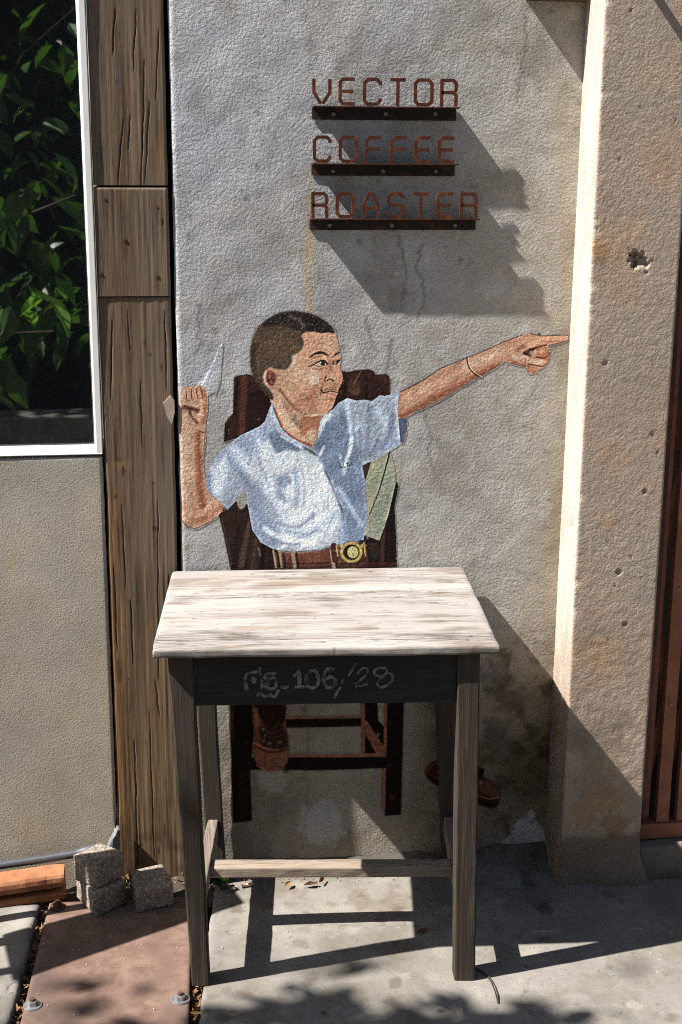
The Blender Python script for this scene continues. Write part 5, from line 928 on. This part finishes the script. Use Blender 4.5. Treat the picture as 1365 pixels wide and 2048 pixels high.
def leg(b, t, name='leg', mat=None, sec=16, amp=.0009, seed=0):
    """a square leg between its foot ring and its head ring"""
    b = [Vector(q) for q in b]; t = [Vector(q) for q in t]; bm = bmesh.new(); prev = None; rows = []
    for k in range(sec+1):
        f = k/sec; ringv = []
        for i in range(4):
            p = b[i].lerp(t[i], f); q = b[(i+1) % 4].lerp(t[(i+1) % 4], f); pr = b[i-1].lerp(t[i-1], f)
            e1 = (q-p).normalized(); e0 = (pr-p).normalized(); c = .0035*(1+.8*mnoise.noise(p*30+Vector((seed, i*5, 0))))
            for d in (e0*c, (e0+e1)*c*.32, e1*c): v = p+d; v = v+mnoise.noise_vector(v*14+Vector((seed*3, 0, 0)))*amp; ringv.append(bm.verts.new(v))
        rows.append(ringv)
    for A, B in zip(rows, rows[1:]):
        n = len(A)
        for q in range(n): bm.faces.new((A[q], A[(q+1) % n], B[(q+1) % n], B[q]))
    bm.faces.new(rows[0][::-1]); bm.faces.new(rows[-1]); bmesh.ops.recalc_face_normals(bm, faces=bm.faces)
    return link(name, bm_mesh(name, bm, False), mat or m_leg, desk)
def quad(x0, x1, yf0, yf1, dep, z): return [(x0, yf0, z), (x1, yf1, z), (x1+.003, yf1+dep, z), (x0+.003, yf0+dep, z)]
leg(quad(-.1415, -.1045, -.464, -.467, .040, .001), quad(-.173, -.1245, -.4655, -.4680, .044, .7325), seed=1)
leg(quad(.4060, .4490, -.496, -.5000, .042, -.0095), quad(.3935, .4390, -.486, -.4885, .046, .7200), seed=2)
leg(quad(-.0935, -.052, -.058, -.060, .048, .001), quad(-.123, -.080, -.064, -.066, .050, .742), seed=3)
leg(quad(.4720, .512, -.058, -.060, .046, -.0100), quad(.424, .467, -.064, -.066, .048, .7310), seed=4)
def span(p, q, hh, tt, name, mat, axis, seed):
    """a rail from p to q (bottom front edge), hh high and tt thick"""
    p, q = Vector(p), Vector(q); d = (q-p).normalized(); n = Vector((-d.y, d.x, 0)); z = Vector((0, 0, hh))
    c = [p, q, q+n*tt, p+n*tt]; bm = bmesh.new(); add_box(bm, c+[v+z for v in c], .003); rough(bm, .0012, .03, seed, 14); return link(name, bm_mesh(name, bm), mat, desk)
span((-.1250, -.4630, .6220), (.3960, -.4810, .6130), .1075, .020, 'front_apron', m_apron, 'x', 5)
span((-.090, -.060, .630), (-.136, -.424, .622), .108, -.020, 'side_apron', m_apron, 'y', 6)
span((.446, -.064, .618), (.432, -.444, .610), .108, -.020, 'side_apron', m_apron, 'y', 7)
span((-.078, -.042, .645), (.4235, -.044, .635), .095, .018, 'back_apron', m_apron, 'x', 8)
span((-.1385, -.427, .130), (-.0920, -.058, .124), .044, -.024, 'side_rail', m_side, 'y', 9)
span((.4420, -.456, .102), (.4920, -.058, .098), .044, .024, 'side_rail', m_side, 'y', 10)
span((-.0960, -.2680, .134), (.4420, -.2910, .114), .0245, .040, 'cross_rail', m_rail, 'x', 11)
for px, py in ((383, 1378), (381, 1330), (390, 1345)):
    c = wall_pt(px, py, -.4685); bm = bmesh.new(); disc(bm, (c[0], -.4670, c[2]), .0026, .001, 'y', 8, .002); link('nail_head', bm_mesh('nail_head', bm), m_bolt_r, desk)
# chalk number across the apron
def chalk(strokes, w_):
    bm = bmesh.new(); p0 = np.array([-.1250, -.4630]); d = np.array([.5210, -.0180]); L = np.hypot(*d); d = d/L; r = random.Random(5)
    for st in strokes:
        c = Canvas.curve(st, False, 7); pts = []
        for q in c:
            px, py = 470+q[0]/3.7917, 1310+q[1]/3.7917
            a = wall_pt(px, py, -.47); b = wall_pt(px, py, -.50); ya = p0[1]+(a[0]-p0[0])*d[1]/d[0]; P = wall_pt(px, py, ya-.0012); P[1] = p0[1]+(P[0]-p0[0])*d[1]/d[0]-.0013; pts.append(P)
        prev = None
        for i, P in enumerate(pts):
            t = np.array(pts[min(i+1, len(pts)-1)])-np.array(pts[max(i-1, 0)]); n = np.array((-t[2], 0, t[0])); n = n/max(np.linalg.norm(n), 1e-9)*w_/2*(.75+.5*r.random()); cur = (bm.verts.new(P-n), bm.verts.new(P+n))
            if prev: bm.faces.new((prev[0], cur[0], cur[1], prev[1]))
            prev = cur
    return link('chalk_writing', bm_mesh('chalk_writing', bm), m_chalk, desk)
chalk([[(92, 268), (84, 225), (80, 175), (96, 142), (140, 130), (180, 134), (200, 160), (204, 205), (208, 255)], [(122, 196), (136, 176), (152, 184), (148, 200), (132, 212)], [(180, 134), (186, 110), (192, 92)],
       [(226, 158), (250, 142), (290, 140), (316, 134)], [(232, 160), (228, 182), (260, 182), (300, 172), (312, 200), (316, 248)], [(316, 248), (270, 256), (240, 244), (236, 220), (262, 214)], [(166, 320), (190, 292), (215, 306), (240, 318), (270, 302), (300, 318), (326, 282), (326, 262)]], .0066)
chalk([[(345, 240), (372, 246), (410, 236)], [(444, 162), (470, 140), (486, 122), (490, 170), (490, 240)], [(448, 244), (490, 240), (536, 240)], [(584, 112), (552, 140), (544, 190), (556, 236), (590, 248), (624, 232), (636, 190), (624, 140), (594, 112)],
       [(756, 108), (716, 102), (684, 132), (676, 190), (690, 236), (726, 246), (758, 224), (760, 186), (730, 166), (690, 182)]], .0072)
chalk([[(818, 176), (816, 200), (824, 228)], [(920, 60), (880, 130), (860, 160)], [(804, 240), (780, 275), (752, 330)], [(930, 150), (946, 116), (984, 98), (1008, 116), (996, 150), (950, 190), (916, 222)], [(912, 238), (960, 232), (1008, 220)],
       [(1140, 150), (1106, 160), (1064, 150), (1062, 116), (1100, 98), (1146, 104), (1152, 130), (1130, 158), (1094, 190), (1082, 222), (1110, 244), (1156, 226), (1196, 180), (1186, 146), (1150, 132)]], .0052)

# ---------------------------------------------------------------- steel cover plate, bolts
plate = thing('cover_plate', 'rusty brown steel cover plate bolted over the drain left of the desk', 'plate', (-.31, -.45, 0))
def plate_mesh():
    n, m = 60, 150; t = np.linspace(0, 1, n); y = np.linspace(-1.5, -.098, m); T, Y = np.meshgrid(t, y)
    L = np.interp(y, [-1.5, -.55, -.367, -.132, -.098], [-.53, -.482, -.473, -.461, -.4585])[:, None]; R_ = np.interp(y, [-1.5, -.59, -.485, -.098], [-.20, -.151, -.147, -.132])[:, None]
    X = L+(R_-L)*T; Yb = Y-.012*T*(Y > -.2)*((Y+.2)/.1); Z = .0012*vnoise(X, Y, .12, 3)+.0005*vnoise(X, Y, .03, 4)-.0015*np.exp(-(X-L)/.003)-.0015*np.exp(-(R_-X)/.003)
    P = np.stack([X, Yb, Z], -1); V = P.reshape(-1, 3); Bt = V.copy(); Bt[:, 2] = -.007; k = len(V); idx = np.arange(k).reshape(m, n); rim = np.concatenate([idx[0, :-1], idx[:-1, -1], idx[-1, :0:-1], idx[:0:-1, 0]]); nx = np.roll(rim, -1)
    Q = np.concatenate([grid_faces(n, m), grid_faces(n, m, True)+k, np.stack([rim, k+rim, k+nx, nx], -1)]); return mesh_np('steel_sheet', np.concatenate([V, Bt]), Q, True)
link('steel_sheet', plate_mesh(), m_plate, plate)
def bolt(x, y, mat, seed, s=1.):
    a = random.Random(seed).random(); bm = bmesh.new(); disc(bm, (x, y, .0008), .0195*s, .0022, 'z', 22, .0185*s); link('washer', bm_mesh('washer', bm), mat, plate)
    bm = bmesh.new(); hx = [(x+.0115*s*math.cos(a+q*math.pi/3), y+.0115*s*math.sin(a+q*math.pi/3), .003) for q in range(6)]; prism(bm, hx, (0, 0, .0095)); bmesh.ops.recalc_face_normals(bm, faces=bm.faces); bmesh.ops.bevel(bm, geom=list(bm.edges), offset=.0009, segments=2, affect='EDGES'); link('hex_nut', bm_mesh('hex_nut', bm), mat, plate)
    bm = bmesh.new(); disc(bm, (x, y, .0125), .0064*s, .0045, 'z', 14, .0056*s); link('bolt_end', bm_mesh('bolt_end', bm), m_bolt_r, plate)
bolt(-.4625, -.492, m_bolt, 1); bolt(-.1655, -.507, m_bolt, 2); bolt(-.4385, -.121, m_bolt_r, 3, .95)

# ---------------------------------------------------------------- paving blocks, brick, pipe, shard
def stone(base, h, name, label, seed, mat, group, z0=0., chip=None, n=18, rnd=.0055, amp=.0011, cat='block'):
    """a rough block over a ground quad (front, right, back, left)"""
    a, b, c, d = [np.array(p) for p in base]; us = np.linspace(0, 1, n); V = {}; verts = []; faces = []
    bm = bmesh.new(); cen = (a+b+c+d)/4
    def P(u, v, w_): q = a*(1-u)*(1-v)+b*u*(1-v)+c*u*v+d*(1-u)*v; return Vector((q[0], q[1], z0+h*w_))
    def vert(i, j, k):
        key = (i, j, k)
        if key not in V:
            u, v, w_ = i/n, j/n, k/n; p = P(u, v, w_); size = (np.linalg.norm(b-a), np.linalg.norm(d-a), h); dist = [min(t, 1-t)*s for t, s in zip((u, v, w_), size)]
            near = sorted(dist)[:2]; e = max(0, 1-near[1]/rnd); ctr = P(.5, .5, .5); p = p+(ctr-p).normalized()*(e*rnd*.45)
            p = p+mnoise.noise_vector(p*38+Vector((seed*9, 0, 0)))*amp+mnoise.noise_vector(p*110+Vector((seed*5, 3, 0)))*amp*.55
            if chip is not None:
                q = (p-Vector(chip[0])).length/chip[1]
                if q < 1: p = p+(ctr-p).normalized()*(1-q)*chip[2]*(1+.6*mnoise.noise(p*90))
            if k == 0: p.z = max(p.z, z0+.0006)
            V[key] = bm.verts.new(p)
        return V[key]
    for k, fix in ((0, 0), (0, n), (1, 0), (1, n), (2, 0), (2, n)):
        for i in range(n):
            for j in range(n):
                def kk(p, q): t = [p, q]; t.insert(k, fix); return vert(*t)
                bm.faces.new((kk(i, j), kk(i+1, j), kk(i+1, j+1), kk(i, j+1)))
    bmesh.ops.recalc_face_normals(bm, faces=bm.faces)
    return props(link(name, bm_mesh(name, bm, True), mat, base=(cen[0], cen[1], z0)), label, cat, group)
GR = 'concrete paving blocks by the post'
stone([(-.350, -.178), (-.281, -.126), (-.334, -.035), (-.399, -.083)], .060, 'paving_block', 'lower paving block of the stack of two, at the foot of the timber post', 1, m_agg, GR)
stone([(-.345, -.157), (-.284, -.107), (-.341, -.056), (-.4005, -.110)], .064, 'paving_block', 'chipped paving block lying on top of the other block', 2, m_agg, GR, .0605, ((-.342, -.150, .122), .030, .012))
stone([(-.258, -.171), (-.174, -.146), (-.199, -.056), (-.277, -.078)], .060, 'paving_block', 'single paving block standing alone beside the desk leg', 3, m_agg, GR)
# grooved brick made of two courses of the same casting
def brick():
    bm = bmesh.new(); prof = [(0, 0), (.052, 0), (.052, .062), (.004, .060), (-.001, .054), (-.003, .044), (-.001, .031), (.014, .027), (.015, .021), (.000, .018), (-.002, .012), (0, .003)]
    xs_ = np.linspace(-.60, -.4255, 30); rows = []
    for x in xs_:
        f = (x+.60)/.1745; rows.append([bm.verts.new(Vector((x, -.116+.031*f+p, z+.0008))+mnoise.noise_vector(Vector((x, p, z))*45)*.0016+mnoise.noise_vector(Vector((x, p, z))*130)*.0006*(z > .002)) for p, z in prof])
    for A, B in zip(rows, rows[1:]):
        for q in range(len(A)): bm.faces.new((A[q], B[q], B[(q+1) % len(A)], A[(q+1) % len(A)]))
    bm.faces.new(rows[0]); bm.faces.new(rows[-1][::-1]); bmesh.ops.recalc_face_normals(bm, faces=bm.faces); return bm_mesh('clay_brick', bm)
props(link('clay_brick', brick(), m_brick, base=(-.51, -.08, 0)), 'orange clay brick with a groove along its side, left of the paving blocks', 'brick')
bm = bmesh.new(); tube(bm, [(-1.6, -.035, .05), (-.9, -.034, .056), (-.575, -.032, .0655), (-.48, -.030, .074), (-.40, -.028, .082), (-.352, -.022, .094)], .0098, 14); props(link('plastic_pipe', bm_mesh('plastic_pipe', bm, True), m_pipe, base=(-.9, -.034, .045)), 'dark grey plastic pipe running along the foot of the beige wall', 'pipe')
bm = bmesh.new(); prism(bm, [(-.330, -.010, .03), (-.300, -.006, .03), (-.2975, -.0055, .118), (-.2985, -.006, .138), (-.3055, -.008, .1395), (-.311, -.009, .126), (-.317, -.009, .118), (-.327, -.010, .096)], (.003, -.014, -.004)); bmesh.ops.recalc_face_normals(bm, faces=bm.faces); bmesh.ops.bevel(bm, geom=list(bm.edges), offset=.0015, segments=1, affect='EDGES'); rough(bm, .002, .015, 4)
props(link('slate_shard', bm_mesh('slate_shard', bm), m_slate, base=(-.31, -.01, .03)), 'broken grey shard standing upright behind the paving blocks', 'shard')
# ground behind the plate, rubble
def rubble():
    xs = np.arange(-.62, -.05, .007); ys = np.arange(-.125, .03, .007); X, Y = np.meshgrid(xs, ys); Z = -.022+.016*vnoise(X, Y, .05, 8)+.014*vnoise(X, Y, .02, 9)+.012*np.clip((Y+.05)/.06, 0, 1); return mesh_np('soil_strip', np.stack([X, Y, Z], -1).reshape(-1, 3), grid_faces(len(xs), len(ys)), True)
props(link('soil_strip', rubble(), m_soil), kind='structure')

# ---------------------------------------------------------------- small things on the floor
def leafmesh(name, L, W, curl=.25, seed=0, n=7):
    r = random.Random(seed); bm = bmesh.new(); rows = []
    for k in range(n+1):
        f = k/n; w_ = W*math.sin(math.pi*min(f*.96+.03, 1))**.8*(1+.12*r.uniform(-1, 1)); z = L*curl*(f-.5)**2
        rows.append([bm.verts.new((L*(f-.5), s*w_/2, z+abs(s)*w_*.28*(1+.5*r.random()))) for s in (-1, -.5, 0, .5, 1)])
    for A, B in zip(rows, rows[1:]):
        for q in range(4): bm.faces.new((A[q], B[q], B[q+1], A[q+1]))
    g_ = bm.faces[:]; ret = bmesh.ops.solidify(bm, geom=g_, thickness=.0004); return bm_mesh(name, bm, True)
def drop(name, me, mat, x, y, z, rz, rx, ry, label, cat, group=None):
    o = bpy.data.objects.new(name, me); COL.objects.link(o); o.location = (x, y, z); o.rotation_euler = (rx, ry, rz)
    if mat and not me.materials: me.materials.append(mat)
    return props(o, label, cat, group)
drop('dry_leaf', leafmesh('dry_leaf', .030, .010, .3, 1), m_leaf_red, .372, -.308, -.005, .55, .5, 0, 'curled reddish dry leaf on the floor under the desk', 'leaf')
drop('dry_leaf', leafmesh('dry_leaf', .024, .013, .3, 2), m_leaf_dry, .092, -.092, .005, .9, .3, 0, 'small yellow dry leaf at the wall foot, leftmost under the desk', 'leaf')
drop('dry_leaf', leafmesh('dry_leaf', .030, .012, .3, 3), m_leaf_dry, .170, -.082, .007, 1.1, .9, 0, 'yellow dry leaf leaning on a scrap of bark by the wall', 'leaf')
drop('bark_scrap', leafmesh('bark_scrap', .034, .012, .1, 4), m_litter, .146, -.094, .003, .1, .1, 0, 'brown scrap of bark lying beside the yellow leaf', 'bark')
bm = bmesh.new(); tube(bm, [(-.018, -.083, .004), (.012, -.076, .004)], .0036, 8); props(link('wood_stub', bm_mesh('wood_stub', bm, True), plain('pale_stub', (.45, .34, .26), .85), base=(-.003, -.08, 0)), 'short pale stick on the floor behind the left desk leg', 'stick')
bm = bmesh.new(); tube(bm, [(.440, -.455, .003), (.456, -.472, .0035), (.472, -.494, .0035), (.482, -.516, .003), (.4855, -.545, .0025), (.484, -.575, .003), (.478, -.602, .0025)], .0019, 6, .0013); tube(bm, [(.475, -.50, .003), (.481, -.53, .0022), (.481, -.56, .002), (.478, -.60, .002)], .001, 6); bm.verts.ensure_lookup_table()
for v in bm.verts: v.co.z += fall(v.co.x); v.co.y += .018
props(link('twig', bm_mesh('twig', bm, True), m_twig, base=(.47, -.53, 0)), 'bent dark twig on the floor in front of the right desk leg', 'twig')
weed = thing('small_weed', 'little green weed growing in the gap beside the left rear desk leg', 'plant', (-.066, -.083, -.01))
r = random.Random(3); wl = leafmesh('leaf', .016, .009, .5, 9)
for k in range(16):
    o = bpy.data.objects.new('leaf', wl); COL.objects.link(o); o.parent = weed; o.location = (r.uniform(-.014, .020), r.uniform(-.02, .014), r.uniform(.016, .042)); o.rotation_euler = (r.uniform(-.7, .7), r.uniform(-.8, .5), r.uniform(0, 6.3))
wl.materials.append(m_leaf)
bm = bmesh.new()
for k in range(6): tube(bm, [(-.066+r.uniform(-.004, .004), -.083+r.uniform(-.004, .004), -.012), (-.066+r.uniform(-.014, .02), -.083+r.uniform(-.02, .014), .03)], .0008, 5)
link('stems', bm_mesh('stems', bm), m_leaf, weed)
def litter(name, pts, label_seed, n, zc=-.03, spread=.006, mat=None, big=1.):
    r = random.Random(label_seed); bm = bmesh.new(); P = [np.array(p) for p in pts]
    for k in range(n):
        i = r.randrange(len(P)-1); f = r.random(); c = P[i]*(1-f)+P[i+1]*f; L = r.uniform(.006, .022)*big; W = r.uniform(.0015, .007)*big; R = Matrix.Rotation(r.uniform(0, 6.3), 3, 'Z') @ Matrix.Rotation(r.uniform(-.9, .9), 3, 'X') @ Matrix.Rotation(r.uniform(-.9, .9), 3, 'Y'); o = Vector((c[0]+r.gauss(0, spread), c[1]+r.gauss(0, .008), zc+r.uniform(-.012, .02)))
        vs = [bm.verts.new(o+R @ Vector(q)) for q in ((-L/2, 0, 0), (0, -W/2, .001), (L/2, 0, .001), (0, W/2, -.001))]; bm.faces.new(vs)
    return props(link(name, bm_mesh(name, bm), mat or m_litter), kind='stuff')
litter('leaf_litter', [(-.505, -.60), (-.487, -.42), (-.474, -.25), (-.468, -.10)], 4, 520); litter('leaf_litter', [(-.141, -.62), (-.136, -.50), (-.125, -.40)], 5, 160, -.03, .006, None, 1.3); litter('leaf_litter', [(-.46, -.075), (-.30, -.02), (-.13, -.03), (-.07, -.05)], 6, 260, -.006, .01, None, .8)
for k, (x, y, rz, col) in enumerate(((-.133, -.52, 1.3, m_leaf_dry), (-.137, -.545, .4, m_leaf_dry), (-.478, -.30, 1.1, m_leaf_red))): drop('dry_leaf', leafmesh('dry_leaf', .030, .011, .3, 20+k), col, x, y, -.008, rz, .4, .3, ('upper curled leaf caught in the gap by the left desk leg', 'lower curled leaf caught in the gap by the left desk leg', 'reddish leaf caught in the gap along the left edge of the steel plate')[k], 'leaf')
r = random.Random(78); bm = bmesh.new()
for k in range(150):
    x = r.choice([r.uniform(-.06, .74), r.uniform(.72, 1.05), r.uniform(-.02, .45)]); y = (-.045 if x < .735 else -.142)-abs(r.gauss(0, .018)); L = r.uniform(.003, .011); W = r.uniform(.001, .004); Rm = Matrix.Rotation(r.uniform(0, 6.3), 3, 'Z') @ Matrix.Rotation(r.uniform(-.5, .5), 3, 'X'); p = Vector((x, y, fall(x)+.0035))
    bm.faces.new([bm.verts.new(p+Rm @ Vector(q)) for q in ((-L/2, 0, 0), (0, -W/2, .0006), (L/2, 0, .0006), (0, W/2, -.0006))])
props(link('wall_foot_litter', bm_mesh('wall_foot_litter', bm), m_litter), kind='stuff')
r = random.Random(77); bm = bmesh.new()
for k in range(150):
    x, y = (r.uniform(-.1, 1.0), r.uniform(-.72, -.06)) if k < 110 else (r.uniform(-.46, -.16), r.uniform(-.6, -.1)); s = r.uniform(.0006, .0019)
    bmesh.ops.create_icosphere(bm, subdivisions=1, radius=s, matrix=Matrix.Translation((x, y, s*.4+.001+(fall(x) if k < 110 else 0))))
props(link('grit', bm_mesh('grit', bm), plain('pale_grit', (.5, .48, .44), .9, .5, 300)), kind='stuff')

# ---------------------------------------------------------------- what stands around, out of the picture: it shades and is reflected
tbl = thing('shade_table', 'made-up narrow table, unseen left of the window wall, added to cast shade', 'table', (-.9, -.3, 0))  # unseen table, shaped to cast the shade over plate and blocks
bar('shade_table_top', [(-1.10, -.5136, .735), (-.622, -.2650, .735), (-.662, -.150, .735), (-1.14, -.335, .735), (-1.10, -.5136, .76), (-.622, -.2650, .76), (-.662, -.150, .76), (-1.14, -.335, .76)], m_leg, tbl, .002)
for x, y in ((-1.08, -.47), (-1.10, -.36), (-.69, -.275), (-.705, -.185)): bar('leg', box8(x-.012, x+.012, y-.012, y+.012, .002, .7345), m_leg, tbl, .001)

def leaf_cloud(name, pts, size, mat, parent, seed, flat=.5, wid=.5, lobes=5):
    """many separate leaf blades, each a folded, pointed pair of faces"""
    r = np.random.RandomState(seed); n = len(pts); P = np.array(pts); L = size*(.6+.7*r.rand(n)); W = L*wid; az = r.rand(n)*6.283; dip = -.2-1.0*r.rand(n)*flat; roll = r.randn(n)*.5
    d = np.stack([np.cos(az)*np.cos(dip), np.sin(az)*np.cos(dip), np.sin(dip)], -1); s = np.stack([-np.sin(az), np.cos(az), 0*az], -1); up = np.cross(d, s); s = s*np.cos(roll)[:, None]+up*np.sin(roll)[:, None]; up = np.cross(d, s)
    fr = [(0, 0, 0), (.14, .22, .05), (.32, .43, .10), (.55, .45, .10), (.78, .27, .05), (1, 0, -.10), (.78, -.27, .05), (.55, -.45, .10), (.32, -.43, .10), (.14, -.22, .05), (.16, 0, .01), (.34, 0, .01), (.56, 0, -.01), (.79, 0, -.04)]
    V = np.stack([P+d*(L*a)[:, None]+s*(W*b)[:, None]+up*(L*c)[:, None] for a, b, c in fr], 1).reshape(-1, 3); k = (np.arange(n)*14)[:, None, None]
    q4 = (k+np.array([(10, 11, 2, 1), (11, 12, 3, 2), (12, 13, 4, 3), (10, 9, 8, 11), (11, 8, 7, 12), (12, 7, 6, 13)])[None]).reshape(-1, 4); t3 = (k+np.array([(0, 10, 1), (13, 5, 4), (0, 9, 10), (13, 6, 5)])[None]).reshape(-1, 3)
    me = bpy.data.meshes.new(name); me.from_pydata(V.tolist(), [], q4.tolist()+t3.tolist()); me.update(); return link(name, me, mat, parent)
# tree whose crown throws the soft dapple on the floor
tree = thing('street_tree', 'leafy tree over the lane, left of the picture', 'tree', (-5.4, -2.6, 0))
bm = bmesh.new(); tube(bm, [(-5.4, -2.6, -.06), (-5.3, -2.5, 1.5), (-5.1, -2.35, 3.2), (-4.8, -2.2, 4.4)], .14, 10, .07); tube(bm, [(-5.0, -2.3, 3.6), (-4.3, -1.95, 4.9), (-3.5, -1.6, 5.3)], .05, 8, .015); tube(bm, [(-4.8, -2.2, 4.4), (-4.6, -2.5, 5.6), (-4.2, -2.7, 6.3)], .05, 8, .015); tube(bm, [(-5.1, -2.35, 3.2), (-5.6, -2.2, 4.6), (-5.9, -2.6, 5.6)], .05, 8, .015); tube(bm, [(-5.05, -2.33, 3.4), (-4.0, -1.6, 3.7), (-3.0, -1.25, 3.5), (-2.1, -1.12, 2.95)], .04, 8, .006); tube(bm, [(-3.2, -1.3, 3.55), (-2.6, -1.35, 3.0), (-2.2, -1.2, 2.6)], .014, 6, .004); link('trunk', bm_mesh('trunk', bm, True), m_bark, tree)
r = np.random.RandomState(8); pts = []
def at_floor(x, y, z): t = z/1.25; return np.array([x-t, y-.19*t, z])        # the spot up the sun's ray from a floor point
for (x, y, sp, n) in ((.02, -.60, .05, 40), (.20, -.63, .06, 42), (.30, -.69, .06, 46), (.40, -.66, .05, 32), (.16, -.56, .05, 10), (.55, -.66, .03, 26), (.62, -.72, .05, 12), (.35, -.60, .05, 8), (-.05, -.72, .06, 20), (-.3, -.62, .06, 30), (-.35, -.70, .07, 50), (-.2, -.70, .07, 50), (-.02, -.66, .05, 14), (.12, -.80, .1, 30), (.5, -.85, .1, 20), (-.42, -.34, .03, 5), (-.30, -.42, .03, 4), (-.48, -.58, .04, 6), (.05, -.47, .03, 3), (.22, -.44, .03, 3)):
    for k in range(n): pts.append(at_floor(x+r.randn()*sp, y+r.randn()*sp*.55, 2.5+r.rand()**2*2.6))
for k in range(900):
    a = r.randn(3)*np.array([.9, .65, .6]); pts.append(np.array([-4.9, -2.75, 5.5])+a)
pts = [p for p in pts if p[1]+.152*p[2] < -.42 or p[0] < -20]
leaf_cloud('crown', pts, .095, m_leaf, tree, 4)
# leafy branch and hedge across the lane, which the pane reflects
br = thing('leafy_shrub', 'big leaved shrub across the lane, mirrored in the window pane', 'shrub', (-1.5, -3.95, 0))
bm = bmesh.new(); r = np.random.RandomState(21); tips = []
for k in range(10):
    z1 = .75+1.75*r.rand(); e = np.array([-.52-.55*r.rand(), -3.85+.22*r.randn(), z1]); m_ = np.array([-1.1+.1*r.randn(), -3.95+.1*r.randn(), z1*.7]); tube(bm, [(-1.5+.05*r.randn(), -3.95+.05*r.randn(), -.05), m_, (m_+e)/2+np.array([0, 0, .1]), e], .012, 6, .003)
    for q in range(9): f = r.rand(); tips.append(m_*(1-f)+e*f+r.randn(3)*np.array([.10, .10, .12]))
link('stems', bm_mesh('stems', bm, True), m_bark, br)
s_ = np.array([-1, -.19, 1.25])/1.612; y0 = np.array([-.70, -3.72, .96])
def clear(p): q = p-y0; a = q @ s_; return a < -.15 or np.linalg.norm(q-a*s_) > .16
tips = [p for p in tips if clear(p)]
leaf_cloud('foliage', tips, .225, m_leaf, br, 6, .9, .52)
leaf_cloud('young_leaves', [np.array([-.70, -3.72, .97])+r.randn(3)*np.array([.06, .04, .045]) for _ in range(11)]+[np.array([-.92, -3.75, 1.55])+r.randn(3)*.08 for _ in range(3)], .15, m_leaf2, br, 12, .6, .4)
kb = bmesh.new(); add_box(kb, box8(-7.4, 4.6, -4.85, -4.62, -.06, .235), .01); rough(kb, .012, .2, 2, 30); props(link('kerb_wall', bm_mesh('kerb_wall', kb), plain('old_kerb', (.26, .25, .22), .9, .4, 12), base=(0, -4.7, -.06)), 'low concrete kerb wall in front of the hedge across the lane', 'kerb')
s_ = np.array([-1, -.19, 1.25])/1.612; y0 = np.array([-.70, -3.72, .96])
def clear(p): q = p-y0; a = q @ s_; return a < -.2 or np.linalg.norm(q-a*s_) > .16
b2 = thing('lane_bush', 'loose bush over the kerb wall across the lane', 'shrub', (-1.2, -4.4, .2))
r = np.random.RandomState(31); pts = np.stack([-2.3+2.3*r.rand(600), -4.55+.45*r.rand(600), .55+2.6*r.rand(600)], -1); pts = pts[[clear(p) for p in pts]]; pts = pts[(vnoise(pts[:, 0], pts[:, 2], .35, 5)+.5*vnoise(pts[:, 0], pts[:, 2], .12, 6)) > -.05]; leaf_cloud('foliage', pts, .15, m_leaf, b2, 15, .9, .5)
bm = bmesh.new()
for k in range(6): x = -2.2+.2*k; tube(bm, [(x, -4.50, .2), (x+.10*r.randn(), -4.45, .7), (x+.2*r.randn(), -4.3, 1.2), (x+.4*r.randn(), -4.1, 1.9)], .010, 6, .003)
link('stems', bm_mesh('stems', bm, True), m_bark, b2)
hd = thing('hedge', 'dense dark hedge along the far side of the lane, raised to block sky light', 'hedge', (-1, -5.4, 0))  # hedge height raised to hold sky light off the wall
pts = np.stack([-7.2+11.6*r.rand(10500), -5.0-.9*r.rand(10500)**.7, .15+4.9*r.rand(10500)**.9], -1); leaf_cloud('foliage', pts, .15, m_leaf_d, hd, 5, .8, .55)
bm = bmesh.new(); add_box(bm, box8(-7.4, 4.6, -6.15, -6.0, -.06, 5.1)); link('sky_block_wall', bm_mesh('sky_block_wall', bm), m_black, hd)  # black wall added behind the leaves as a sky blocker
bm = bmesh.new()
for k in range(14): x = -4+.48*k; tube(bm, [(x, -5.35, -.06), (x+.15*r.randn(), -5.3, .7), (x+.25*r.randn(), -5.4, 1.6)], .03, 6, .012)
link('stems', bm_mesh('stems', bm, True), m_bark, hd)
